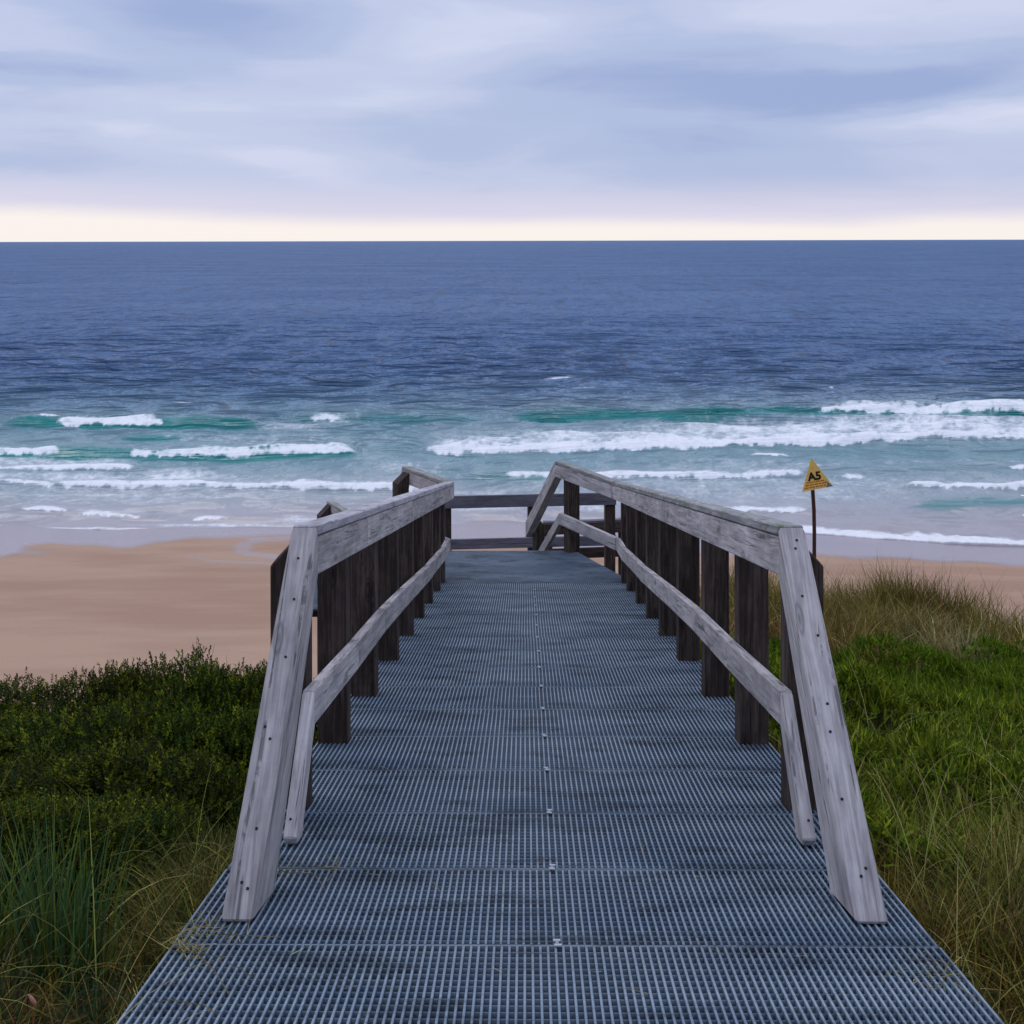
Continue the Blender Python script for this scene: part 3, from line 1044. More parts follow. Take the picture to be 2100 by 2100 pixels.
    for s_ in (-1, 1):
        a = org + sx * s_ * 0.872 + Vector((0, 0, -0.04))
        b = org + sd * 1.5 + sx * s_ * 0.872 + Vector((0, 0, -0.93))
        board('stringer', a, b, sx * s_, 0.045, 0.26, M_POST, st, 0.003)
    # lower platform
    lp = thing('lower_platform', 'low grating platform at the foot of the stair below the far railing', 'platform', (-0.9, 15.9, 7.5))
    pb = [(-2.1, 2.0, j * 0.024 - 0.85, j * 0.024 - 0.843, -0.03, 0) for j in range(70)] + \
         [(-2.1 + i * 0.05, -2.093 + i * 0.05, -0.85, 0.83, -0.029, -0.004) for i in range(83)]
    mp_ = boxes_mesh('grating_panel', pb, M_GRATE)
    o = link_obj('grating_panel', mp_, None, lp)
    o.rotation_euler = (0, 0, 0.085)
    for yy_ in (-0.7, 0.7):
        board('bearer', (-2.9, 15.9 + yy_, 7.465), (1.0, 15.9 + yy_, 7.465), (0, 1, 0), 0.05, 0.16, M_BEARER, lp, 0)
        for xx_ in (-2.6, -0.9, 0.75):
            yb_ = 15.9 + yy_ + 0.052
            rz = root_z(xx_, yb_)
            prism('support_post', [(xx_, yb_, rz), (xx_ + 0.135, yb_, rz), (xx_ + 0.135, yb_, 7.46), (xx_, yb_, 7.46)], (0, 0.135, 0), (0, 0, 1),
                  M_POST, lp, 0.004)


build_ramp()


# ------------------------------------------------------------------ far railings
def build_far():
    # cross railing of the lower platform
    a = at_d(880, 1019, 16.42)
    b = at_d(1264, 1012.5, 16.66)
    a, b = Vector(a), Vector(b)
    b.z = a.z
    g = (b - a).normalized()
    n = Vector((-g.y, g.x, 0))
    root = thing('timber_railing', 'dark two bar railing running crosswise behind the landing, facing the sea', 'railing',
                 ((a.x + b.x) / 2, (a.y + b.y) / 2, 7.5), 'railings of the lower platform')
    board('top_rail', a, b, n, 0.045, 0.165, M_FAR, root, 0.004)
    dz = Vector((0, 0, -0.585))
    board('middle_rail', a + dz, b + dz, n, 0.045, 0.135, M_FAR, root, 0.004)
    for px0, px1 in ((905, 925), (1085, 1098), (1247, 1262)):
        t0 = (Vector(at_d(px0, 1019, 16.5)) - a).dot(g)
        p = a + g * t0 + n * 0.048
        rz = root_z(p.x, p.y)
        face = [Vector((p.x, p.y, rz)), Vector((p.x, p.y, rz)) + g * 0.135, p + g * 0.135 + Vector((0, 0, -0.04)), p + Vector((0, 0, -0.04))]
        prism('post', face, n * 0.135, (0, 0, 1), M_POST, root, 0.004)
    # railing stepping down further right
    a = Vector(at_d(1116, 1071.5, 17.9))
    b = Vector(at_d(1285, 1065.5, 18.0))
    root = thing('timber_railing', 'lower dark railing seen beneath the crosswise one, right of the landing corner', 'railing',
                 ((a.x + b.x) / 2, a.y, 6.6), 'railings of the lower platform')
    board('cap_board', a, b, (0, 1, 0), 0.10, 0.036, M_FAR, root, 0.004)
    dz = Vector((0, 0.01, -0.040))
    board('top_rail', a + dz, b + dz, (0, 1, 0), 0.08, 0.15, M_POST, root, 0.004)
    dz = Vector((0, 0.01, -0.40))
    board('middle_rail', a + dz, b + dz, (0, 1, 0), 0.045, 0.15, M_POST, root, 0.004)
    for k in (0.04, 0.96):
        p = a.lerp(b, k) + Vector((-0.06, 0.112, -0.03))
        rz = root_z(p.x, p.y)
        face = [Vector((p.x, p.y, rz)), Vector((p.x + 0.135, p.y, rz)), Vector((p.x + 0.135, p.y, p.z)), p]
        prism('post', face, (0, 0.135, 0), (0, 0, 1), M_POST, root, 0.004)
    # left railing going on to the left
    a = Vector(at_d(683, 1026, 16.1))
    b = a + Vector((0.62, -1.16, 0))
    g = (b - a).normalized()
    n = Vector((g.y, -g.x, 0))          # outer side: left, towards the camera
    if n.x > 0:
        n = -n
    root = thing('timber_railing', 'short railing end rising behind the left railing, its post top cut at a slant', 'railing',
                 (a.x, a.y, 7.5), 'railings of the lower platform')
    board('cap_board', a, b, n, 0.09, 0.036, M_CAP, root, 0.005)
    dz = Vector((0, 0, -0.04))
    board('top_rail', a + dz, b + dz, n, 0.086, 0.135, M_RAIL, root, 0.004)
    dz = Vector((0, 0, -0.585)) + n * 0.04
    board('middle_rail', a + dz, b + dz, n, 0.045, 0.127, M_RAIL, root, 0.004)
    for k in (0.02, 0.85):
        p = a.lerp(b, k) + n * 0.092
        rz = root_z(p.x, p.y)
        face = [Vector((p.x, p.y, rz)), Vector((p.x, p.y, rz)) + n * 0.14, p + n * 0.14 + Vector((0, 0, -0.16)), p + Vector((0, 0, -0.03))]
        prism('post', face, g * 0.135, (0, 0, 1), M_POST, root, 0.004)


build_far()


# ------------------------------------------------------------------ sign
def build_sign():
    dS = 15.2
    base = Vector(at_d(1679, 1168, dS))
    base.z = float(terrain(base.x, base.y)) - 0.25
    top = Vector(at_d(1666, 1003, dS))
    root = thing('marker_sign', 'yellow triangular A5 marker sign on a thin leaning dark post', 'sign', tuple(base))
    s = FPX / dS
    ax = (top - base).normalized()
    # post: slightly crooked steel star picket
    bm = bmesh.new()
    prev = None
    N = 9
    for i in range(N):
        f = i / (N - 1)
        c = base.lerp(top, f) - base + Vector((0.012 * math.sin(f * 9), 0.01 * math.cos(f * 7), 0))
        r = 0.024
        ring = [bm.verts.new(c + Vector((r * math.cos(k * math.pi / 3) , r * math.sin(k * math.pi / 3), 0))) for k in range(6)]
        if prev:
            for k in range(6):
                bm.faces.new((prev[k], prev[(k + 1) % 6], ring[(k + 1) % 6], ring[k]))
        else:
            bm.faces.new(ring[::-1])
        prev = ring
    bm.faces.new(prev)
    me = bpy.data.meshes.new('post')
    bm.to_mesh(me)
    bm.free()
    link_obj('post', me, mat_simple('dark_rusty_post', lin(78, 44, 34), 0.8, 0.1, var=0.5, scale=9), root)
    # plate
    P = [(1663.5, 939), (1709, 997), (1645, 1009)]
    w3 = [Vector(at_d(x, y, dS - 0.03)) - base for x, y in P]
    nrm = (w3[1] - w3[0]).cross(w3[2] - w3[0]).normalized()
    if nrm.y > 0:
        nrm = -nrm
    face = [p + base for p in w3]
    yellow = mat_simple('yellow_enamel', lin(255, 204, 108), 0.5, var=0.08, scale=6)
    pl = prism('plate', face, nrm * -0.004, (1, 0, 0), yellow, root, 0)

    def onplate(px, py, lift):
        r = Vector(ray(px, py))
        o = Vector(CAM)
        p0 = w3[0] + base
        t = (p0 - o).dot(nrm) / r.dot(nrm)
        return o + r * t + nrm * lift

    def flat(name, pts, mat, lift=0.002):
        ps = [onplate(x, y, lift) for x, y in pts]
        o = prism(name, ps, nrm * -0.0012, (1, 0, 0), mat, None, 0)
        mw = o.matrix_world.copy()
        o.parent = pl
        o.matrix_parent_inverse = Matrix.Identity(4)
        o.matrix_local = pl.matrix_world.inverted() @ mw
        return o
    bpy.context.view_layer.update()
    flat('grey_corner', [(1692, 984.5), (1707.5, 996.6), (1694, 999.4), (1697, 992)], mat_simple('worn_grey', lin(118, 122, 132), 0.6))
    red = mat_simple('faded_red_print', lin(196, 112, 52), 0.6, var=0.3, scale=40)
    for k in range(3):
        y0 = 989.8 + 5.2 * k
        xa = 1653.5 - 1.6 * k
        xb = 1692 + 2.2 * k
        x = xa
        rr = random.Random(4 + k)
        while x < xb - 3:
            w_ = min(rr.uniform(4, 9), xb - x)
            sl = -0.17
            yy = lambda q: y0 + sl * (q - 1653)
            flat('printed_line', [(x, yy(x)), (x + w_, yy(x + w_)), (x + w_, yy(x + w_) + 2.6), (x, yy(x) + 2.6)], red, 0.0018)
            x += w_ + rr.uniform(1.0, 1.8)
    # lettering
    cu = bpy.data.curves.new('lettering', 'FONT')
    cu.body = 'A5'
    cu.align_x = 'CENTER'
    cu.size = 0.140
    cu.extrude = 0.0012
    cu.offset = 0.0052
    tmp = bpy.data.objects.new('lettering', cu)
    COL.objects.link(tmp)
    bpy.context.view_layer.update()
    dg = bpy.context.evaluated_depsgraph_get()
    me = bpy.data.meshes.new_from_object(tmp.evaluated_get(dg))
    bpy.data.objects.remove(tmp)
    o = link_obj('lettering', me)
    me.materials.clear()
    me.materials.append(mat_simple('black_print', (0.008, 0.008, 0.01, 1), 0.6))
    c = onplate(1671.5, 984.0, 0.003)
    xax = (onplate(1690, 984.0 - 18.5 * 0.16, 0.003) - c).normalized()
    zax = nrm
    yax = zax.cross(xax)
    M = Matrix((xax, yax, zax)).transposed().to_4x4()
    M.translation = c
    o.parent = pl
    o.matrix_local = pl.matrix_world.inverted() @ M
    # small bolt heads
    for q in ((1666, 960), (1668.5, 1001)):
        b = bpy.data.objects.new('bolt', SCREW)
        COL.objects.link(b)
        b.parent = pl
        M = nrm.to_track_quat('Z', 'Y').to_matrix().to_4x4()
        M.translation = onplate(q[0], q[1], 0.003)
        b.matrix_local = pl.matrix_world.inverted() @ M


build_sign()


# ------------------------------------------------------------------ vegetation
def blades(pos, hgt, wid, lean, az, bend, col, seg=3):
    """grass blades as tapered bent strips; all inputs are arrays over blades"""
    n = len(pos)
    ts = np.linspace(0, 1, seg + 1)
    dirx, diry = np.cos(az), np.sin(az)
    fa = az + math.pi / 2 + RNG.normal(0, 0.7, n)
    sx, sy = np.cos(fa), np.sin(fa)
    V = np.zeros((n, seg + 1, 2, 3))
    hx, hz = np.zeros(n), np.zeros(n)
    ang = lean.copy()
    for i, t in enumerate(ts):
        w_ = wid * (1 - t) ** 0.7 * 0.5 + wid * 0.04
        if i > 0:
            hx = hx + np.sin(ang) * hgt / seg
            hz = hz + np.cos(ang) * hgt / seg
            ang = ang + bend / seg
        c = np.stack([pos[:, 0] + dirx * hx, pos[:, 1] + diry * hx, pos[:, 2] + hz], 1)
        V[:, i, 0] = c - np.stack([sx * w_, sy * w_, 0 * w_], 1)
        V[:, i, 1] = c + np.stack([sx * w_, sy * w_, 0 * w_], 1)
    base = (np.arange(n) * (seg + 1) * 2)[:, None]
    q = []
    for i in range(seg):
        q.append(np.stack([base[:, 0] + 2 * i, base[:, 0] + 2 * i + 1, base[:, 0] + 2 * i + 3, base[:, 0] + 2 * i + 2], 1))
    Q = np.stack(q, 1).reshape(-1, 4)
    C = np.repeat(col, (seg + 1) * 2, 0)
    return V.reshape(-1, 3), Q, C


def palette(n, cols, wts=None, var=0.22):
    c = np.array([lin(*k)[:3] for k in cols])
    i = RNG.choice(len(cols), n, p=None if wts is None else np.array(wts) / sum(wts))
    return np.clip(c[i] * np.exp(RNG.normal(0, var, (n, 1))) * np.exp(RNG.normal(0, 0.06, (n, 3))), 0, 1)


def merge(parts):
    Vs, Qs, Cs, off = [], [], [], 0
    for V, Q, C in parts:
        Vs.append(V)
        Qs.append(Q + off)
        Cs.append(C)
        off += len(V)
    return np.concatenate(Vs), np.concatenate(Qs), np.concatenate(Cs)


def scatter(n, x0, x1, y0, y1, dens):
    X = RNG.uniform(x0, x1, n * 3)
    Y = RNG.uniform(y0, y1, n * 3)
    k = RNG.random(n * 3) < dens(X, Y)
    return X[k][:n], Y[k][:n]


def clumps(centres, nb, h0, h1, w0, w1, cols, spread, lean=0.7, bend=2.0, seg=5, wts=None):
    """tufts: blades fanning out of common roots, one colour family to a tuft"""
    m = len(centres)
    base = palette(m, cols, wts, 0.25)
    ci = np.repeat(np.arange(m), nb)
    n = len(ci)
    r = np.abs(RNG.normal(0, spread, n))
    a = RNG.uniform(0, 6.28, n)
    X = centres[ci, 0] + r * np.cos(a)
    Y = centres[ci, 1] + r * np.sin(a)
    ok = (np.abs(X) > 1.04) | (Y > 12.6)
    X, Y, ci, a = X[ok], Y[ok], ci[ok], a[ok]
    n = len(X)
    Z = terrain(X, Y) - 0.02
    size = RNG.uniform(0.6, 1.25, m)[ci]
    sweep = RNG.uniform(0, 6.28, m)[ci]
    az = np.where(RNG.random(n) < 0.35, sweep + RNG.normal(0, 0.5, n), a + RNG.normal(0, 0.5, n))
    col = base[ci] * np.exp(RNG.normal(0, 0.42, (n, 1)))
    dead = RNG.random(n) < 0.12
    col[dead] = palette(int(dead.sum()), [(150, 132, 80), (120, 92, 54)])
    return blades(np.stack([X, Y, Z], 1), RNG.uniform(h0, h1, n) * size, RNG.uniform(w0, w1, n), RNG.uniform(0.05, lean, n) ** 1.2, az,
                  RNG.uniform(0.2, bend, n), np.clip(col, 0, 1), seg)


def stuff_grass(name, label, parts):
    V, Q, C = merge(parts)
    me = mesh_np(name, V, Q, {'col': C})
    o = link_obj(name, me, M_GRASS)
    tag(o, label, 'grass', kind='stuff')
    return o


def clear_path(X, Y, m=1.04):
    return ((np.abs(X) > m) | (Y > 15.5)) * (((Y < 12.2) | (X > 1.25) | (X < -2.8)) * 1.0)


def green_zone(X, Y):
    w = fbm(X * 0.8 + 3, Y * 0.8, 3) - 0.5
    return sstep(Y + w * 1.8, 4.9, 5.8) * (1 - sstep(Y + w * 1.8 + 0.12 * (X - 3), 9.2, 10.0)) * sstep(X, 1.0, 1.5)


def build_grass():
    # --- right: far marram grass on the crest
    n = 36000
    X, Y = scatter(n, 1.1, 10.5, 8.6, 17.0, lambda x, y: (1 - green_zone(x, y)) * clear_path(x, y, 1.1) *
                   np.clip(0.15 + 1.5 * sstep(fbm(x * 1.6, y * 1.6 + 50, 3), 0.35, 0.62), 0, 1) * (y < 14.8 + 0.6 * np.sin(x)))
    n = len(X)
    cl = fbm(X * 1.6, Y * 1.6 + 50, 3)
    Z = terrain(X, Y) - 0.02
    hg = RNG.uniform(0.16, 0.44, n) * (0.25 + 1.6 * sstep(cl, 0.36, 0.74))
    tone = fbm(X * 0.7 + 9, Y * 0.7 + 4, 3)
    ca = palette(n, [(130, 104, 60), (154, 130, 86), (106, 86, 44), (82, 56, 34)], [3, 2.2, 3, 1.6], 0.36)
    cb = palette(n, [(98, 92, 40), (116, 104, 54), (80, 74, 32)], [3, 3, 2], 0.36)
    k = (sstep(tone + 0.12 * (RNG.random(n) - 0.5), 0.44, 0.56))[:, None]
    marr = blades(np.stack([X, Y, Z], 1), hg, RNG.uniform(0.005, 0.009, n), RNG.uniform(0, 0.7, n), RNG.uniform(0, 6.28, n),
                  RNG.uniform(0.1, 1.9, n), ca * (1 - k) + cb * k)
    cx, cy = scatter(430, 1.3, 9.5, 9.3, 15.2, lambda x, y: (1 - green_zone(x, y)) * clear_path(x, y, 1.2))
    mc = clumps(np.stack([cx, cy], 1), 46, 0.22, 0.50, 0.006, 0.011,
                [(132, 106, 62), (158, 134, 90), (108, 88, 46), (84, 58, 34), (98, 92, 40)], 0.10, 0.8, 1.8, 4, [3, 2, 3, 1.4, 2])
    stuff_grass('marram_grass', 'tan and olive dune grass covering the crest on the right', [marr, mc])
    # --- right: fresh green ground cover
    n = 145000
    X, Y = scatter(n, 1.06, 8.0, 4.6, 10.6, lambda x, y: green_zone(x, y) * clear_path(x, y, 1.05))
    n = len(X)
    Z = terrain(X, Y) - 0.01
    hum = fbm(X * 1.5 + 7, Y * 1.5 + 21, 3)
    hg = RNG.uniform(0.045, 0.11, n) * (0.7 + 0.5 * hum)
    Z = Z + 0.02 + 0.8 * np.clip(hum - 0.40, 0, 1)
    far = sstep(Y, 7.6, 9.4)[:, None]
    c1 = palette(n, [(98, 114, 24), (118, 130, 30), (66, 84, 18), (136, 140, 48)], [3, 2.4, 3, 0.8], 0.42)
    c2 = palette(n, [(82, 104, 18), (62, 84, 16), (104, 120, 26)], [3, 3, 2], 0.42)
    gv = blades(np.stack([X, Y, Z], 1), hg, RNG.uniform(0.010, 0.020, n), RNG.uniform(0.1, 1.25, n), RNG.uniform(0, 6.28, n),
                RNG.uniform(-0.2, 0.9, n), c1 * (1 - far) + c2 * far, 2)
    # long thin green blades through it
    n = 900
    X, Y = scatter(n, 1.06, 7.0, 4.4, 8.6, lambda x, y: clear_path(x, y, 1.05) * (0.2 + 0.8 * green_zone(x, y)))
    n = len(X)
    Z = terrain(X, Y) + 0.02
    gl = blades(np.stack([X, Y, Z], 1), RNG.uniform(0.14, 0.30, n), RNG.uniform(0.004, 0.007, n), RNG.uniform(0, 0.5, n), RNG.uniform(0, 6.28, n),
                RNG.uniform(0.2, 1.2, n), palette(n, [(104, 122, 44), (134, 138, 62), (84, 104, 36)]), 3)
    stuff_grass('green_ground_cover', 'bright green low leafy cover in the middle of the right bank', [gv, gl])
    # --- right: near grass
    n = 24000
    X, Y = scatter(n, 1.045, 4.8, 0.6, 7.2, lambda x, y: (1 - 0.97 * green_zone(x, y)) * np.clip(0.08 + 0.6 * sstep(y, 4.6, 5.6) + 1.3 * sstep(fbm(x * 2.6 + 5, y * 2.6, 3), 0.38, 0.6), 0, 1))
    n = len(X)
    cl = fbm(X * 2.6 + 5, Y * 2.6, 3)
    Z = terrain(X, Y) - 0.01
    tone = fbm(X * 1.1 + 19, Y * 1.1 + 14, 3)
    ca = palette(n, [(116, 108, 44), (150, 136, 72), (84, 78, 30), (112, 80, 38)], [3, 1.6, 3, 1], 0.5)
    cb = palette(n, [(78, 90, 22), (102, 110, 32), (46, 58, 16)], [3, 2, 3], 0.5)
    k = sstep(tone + 0.25 * (RNG.random(n) - 0.5), 0.36, 0.54)[:, None]
    near_edge = sstep(X, 1.05, 1.6)
    g1 = blades(np.stack([X, Y, Z], 1), RNG.uniform(0.14, 0.36, n) * (0.6 + 0.8 * cl) * (0.75 + 0.35 * near_edge), RNG.uniform(0.003, 0.0065, n), RNG.uniform(0, 0.7, n),
                RNG.uniform(0, 6.28, n), RNG.uniform(0.3, 2.1, n), ca * (1 - k) + cb * k, 4)
    # pale long stalks
    n = 700
    X, Y = scatter(n, 1.05, 4.2, 0.8, 7.0, lambda x, y: 0 * x + 1)
    Z = terrain(X, Y)
    g2 = blades(np.stack([X, Y, Z], 1), RNG.uniform(0.3, 0.62, len(X)), RNG.uniform(0.003, 0.0045, len(X)), RNG.uniform(0, 0.5, len(X)),
                RNG.uniform(0, 6.28, len(X)), RNG.uniform(0.5, 1.8, len(X)), palette(len(X), [(170, 160, 104), (150, 146, 84)]), 6)
    cx, cy = scatter(150, 1.12, 4.4, 0.8, 6.6, lambda x, y: 1 - 0.9 * green_zone(x, y))
    gc = clumps(np.stack([cx, cy], 1), 110, 0.16, 0.40, 0.003, 0.0062,
                [(100, 92, 38), (136, 120, 66), (70, 78, 22), (46, 58, 18), (118, 98, 48), (88, 94, 28)], 0.07, 0.9, 2.3, 5, [3, 2.2, 3, 2, 2, 2])
    stuff_grass('bank_grass', 'tangled olive and straw grass beside the ramp on the right', [g1, g2, gc])
    # --- left: near grass
    n = 6500
    X, Y = scatter(n, -4.2, -1.045, 0.6, 5.2, lambda x, y: np.clip(0.2 + 1.4 * sstep(fbm(x * 2.2 + 35, y * 2.2, 3), 0.36, 0.6), 0, 1) *
                   (1 - 0.92 * sstep(y + 0.45 * (x + 1.05), 3.2, 3.9)))
    n = len(X)
    cl = fbm(X * 2.2 + 35, Y * 2.2, 3)
    Z = terrain(X, Y) - 0.01
    tone = fbm(X * 1.2 + 49, Y * 1.2 + 14, 3)
    ca = palette(n, [(98, 86, 30), (132, 114, 50), (60, 52, 20), (106, 72, 30)], [3, 1.2, 3, 1.3], 0.5)
    cb = palette(n, [(60, 80, 24), (86, 102, 30), (34, 48, 18), (54, 80, 46)], [3, 1.6, 3, 1], 0.5)
    k = sstep(tone + 0.25 * (RNG.random(n) - 0.5), 0.44, 0.60)[:, None]
    g1 = blades(np.stack([X, Y, Z], 1), RNG.uniform(0.12, 0.36, n) * (0.55 + 0.8 * cl), RNG.uniform(0.003, 0.0075, n), RNG.uniform(0, 0.6, n),
                RNG.uniform(0, 6.28, n), RNG.uniform(0.3, 1.9, n), ca * (1 - k) + cb * k, 4)
    n = 500
    X, Y = scatter(n, -3.6, -1.05, 0.8, 4.6, lambda x, y: 0 * x + 1)
    Z = terrain(X, Y)
    g2 = blades(np.stack([X, Y, Z], 1), RNG.uniform(0.35, 0.7, len(X)), RNG.uniform(0.003, 0.0045, len(X)), RNG.uniform(0.1, 0.6, len(X)),
                RNG.normal(0.3, 1.2, len(X)), RNG.uniform(0.5, 1.8, len(X)), palette(len(X), [(160, 148, 92), (134, 134, 70)]), 6)
    # strip of soft grass along the deck edge further down
    n = 6500
    X, Y = scatter(n, -1.36, -1.05, 3.7, 9.0, lambda x, y: 0 * x + 1)
    n = len(X)
    Z = terrain(X, Y)
    g3 = blades(np.stack([X, Y, Z], 1), RNG.uniform(0.14, 0.36, n), RNG.uniform(0.003, 0.0055, n), RNG.uniform(0, 0.5, n),
                RNG.normal(math.pi, 1.0, n), RNG.uniform(0.6, 2.2, n), palette(n, [(92, 90, 40), (74, 78, 32), (124, 114, 62)], None, 0.4), 5)
    cx, cy = scatter(72, -3.6, -1.12, 0.8, 4.3, lambda x, y: 1 - 0.9 * sstep(y + 0.45 * (x + 1.05), 3.2, 3.9))
    gc = clumps(np.stack([cx, cy], 1), 110, 0.16, 0.40, 0.003, 0.0065,
                [(84, 74, 26), (54, 72, 22), (32, 46, 16), (100, 68, 28), (76, 90, 26), (48, 70, 42)], 0.07, 0.9, 2.3, 5, [2, 3, 2.4, 1.2, 2, 1.4])
    # straw tufts leaning over the deck edge
    ex, ey = np.array([-1.10, -1.12, -1.13, -1.09, -1.12, -1.10]), np.array([3.05, 3.22, 3.40, 3.30, 2.75, 3.62])
    gs = clumps(np.stack([ex, ey], 1), 90, 0.14, 0.30, 0.003, 0.005, [(176, 156, 96), (150, 128, 74), (128, 120, 60)], 0.05, 1.1, 2.2, 5)
    stuff_grass('bank_grass', 'dark tangled grass beside the ramp on the left, below the bushes', [g1, g2, g3, gc, gs])


build_grass()


def leaf_cloud(seed, rx, ry, rz, nspr, nleaf, lw, ll, cols, wts):
    """one shrub: leafy sprigs over a lumpy dome, leaf colours per leaf"""
    rg = np.random.default_rng(seed)
    # lumps
    L = rg.normal(0, 1, (38, 3))
    L[:, 2] = np.abs(L[:, 2]) * 1.1
    L /= np.linalg.norm(L, axis=1)[:, None]
    lr = rg.uniform(0.17, 0.32, 38)
    i = rg.integers(0, 38, nspr)
    dv = rg.normal(0, 1, (nspr, 3))
    dv[:, 2] = np.abs(dv[:, 2]) * 1.1 - 0.25
    dv /= np.linalg.norm(dv, axis=1)[:, None]
    ctr = L[i] * (0.70 + 0.12 * rg.random((nspr, 1)))
    S = ctr + dv * lr[i][:, None] * (0.55 + 0.45 * rg.random((nspr, 1)) ** 0.4)
    S *= np.array([rx, ry, rz])
    S[:, 2] = np.maximum(S[:, 2], 0.02)
    up = dv * 1.0 + np.array([0, 0, 0.45]) + rg.normal(0, 0.25, (nspr, 3))
    up /= np.linalg.norm(up, axis=1)[:, None]
    slen = rg.uniform(0.035, 0.07, nspr)
    # leaves
    sp = np.repeat(np.arange(nspr), nleaf)
    n = len(sp)
    f = np.tile(np.linspace(0.0, 1.0, nleaf), nspr)
    a = f * 14.0 + rg.uniform(0, 6.28, nspr)[sp]
    u = up[sp]
    ref = np.where(np.abs(u[:, 2:3]) < 0.9, np.array([[0, 0, 1.0]]), np.array([[1.0, 0, 0]]))
    s = np.cross(u, ref)
    s /= np.linalg.norm(s, axis=1)[:, None]
    v = np.cross(u, s)
    rad = s * np.cos(a)[:, None] + v * np.sin(a)[:, None]
    ld = rad * (0.95 - 0.5 * f)[:, None] + u * (0.35 + 0.55 * f)[:, None] + rg.normal(0, 0.15, (n, 3))
    ld /= np.linalg.norm(ld, axis=1)[:, None]
    wd = np.cross(ld, u) + rg.normal(0, 0.2, (n, 3))
    wd /= np.linalg.norm(wd, axis=1)[:, None]
    p0 = S[sp] + u * (slen[sp] * (f - 0.4))[:, None]
    Ls = ll * rg.uniform(0.7, 1.25, n)[:, None]
    Ws = lw * rg.uniform(0.7, 1.25, n)[:, None]
    V = np.stack([p0, p0 + ld * Ls * 0.5 + wd * Ws * 0.5, p0 + ld * Ls, p0 + ld * Ls * 0.5 - wd * Ws * 0.5], 1).reshape(-1, 3)
    Q = np.arange(n * 4).reshape(-1, 4)
    cc = np.array([lin(*k)[:3] for k in cols])
    ci = rg.choice(len(cols), nspr, p=np.array(wts) / sum(wts))
    c = cc[ci][sp] * np.exp(rg.normal(0, 0.22, (nspr, 1)))[sp] * np.exp(rg.normal(0, 0.15, (n, 1)))
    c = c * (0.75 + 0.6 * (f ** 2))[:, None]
    tip = (f > 0.8) & (rg.random(nspr)[sp] < 0.25)
    c[tip] = c[tip] * np.array([1.5, 1.2, 0.9])
    C = np.repeat(np.clip(c, 0, 1), 4, 0)
    return V, Q, C, S, up


def stems_mesh(name, S, rz, seed, k=46):
    rg = np.random.default_rng(seed)
    idx = rg.choice(len(S), k, replace=False)
    Vs, Qs = [], []
    for j, i in enumerate(idx):
        e = S[i]
        b = np.array([e[0] * 0.12, e[1] * 0.12, -0.25])
        m = b * 0.5 + e * 0.5 + rg.normal(0, 0.04, 3) + np.array([0, 0, 0.02])
        pts = [b, m, e]
        rad = [0.012, 0.007, 0.002]
        o = len(Vs) * 1
        for p, r in zip(pts, rad):
            for q in range(3):
                Vs.append(p + r * np.array([math.cos(q * 2.094), math.sin(q * 2.094), 0]))
        for t in range(2):
            for q in range(3):
                Qs.append([o + t * 3 + q, o + t * 3 + (q + 1) % 3, o + (t + 1) * 3 + (q + 1) % 3, o + (t + 1) * 3 + q])
    return mesh_np(name, np.array(Vs), np.array(Qs))


def tops_mesh(name, S, up, seed, k=26):
    """thin reddish seed spikes standing above the foliage"""
    rg = np.random.default_rng(seed)
    top = np.argsort(-S[:, 2])[:len(S) // 4]
    idx = rg.choice(top, k, replace=False)
    Vs, Qs, Cs = [], [], []
    for i in idx:
        b = S[i]
        h = rg.uniform(0.06, 0.16)
        d = up[i] * 0.4 + np.array([0, 0, 1]) + rg.normal(0, 0.12, 3)
        d /= np.linalg.norm(d)
        for j in range(6):
            t = j / 6
            p = b + d * h * (0.35 + 0.65 * t)
            r = rg.normal(0, 1, 3)
            r /= np.linalg.norm(r)
            o = len(Vs)
            w_ = np.cross(d, r)
            w_ /= np.linalg.norm(w_)
            l = 0.012 * (1.2 - t)
            Vs += [p, p + (r * 0.8 + d) * l * 0.5 + w_ * l * 0.3, p + (r * 0.8 + d) * l, p + (r * 0.8 + d) * l * 0.5 - w_ * l * 0.3]
            Qs.append([o, o + 1, o + 2, o + 3])
            Cs += [np.array(lin(104, 66, 44)[:3])] * 4
        o = len(Vs)
        x = np.array([0.0012, 0, 0])
        Vs += [b - x, b + x, b + d * h + x * .4, b + d * h - x * .4]
        Qs.append([o, o + 1, o + 2, o + 3])
        Cs += [np.array(lin(92, 60, 40)[:3])] * 4
    return mesh_np(name, np.array(Vs), np.array(Qs), {'col': np.array(Cs)})


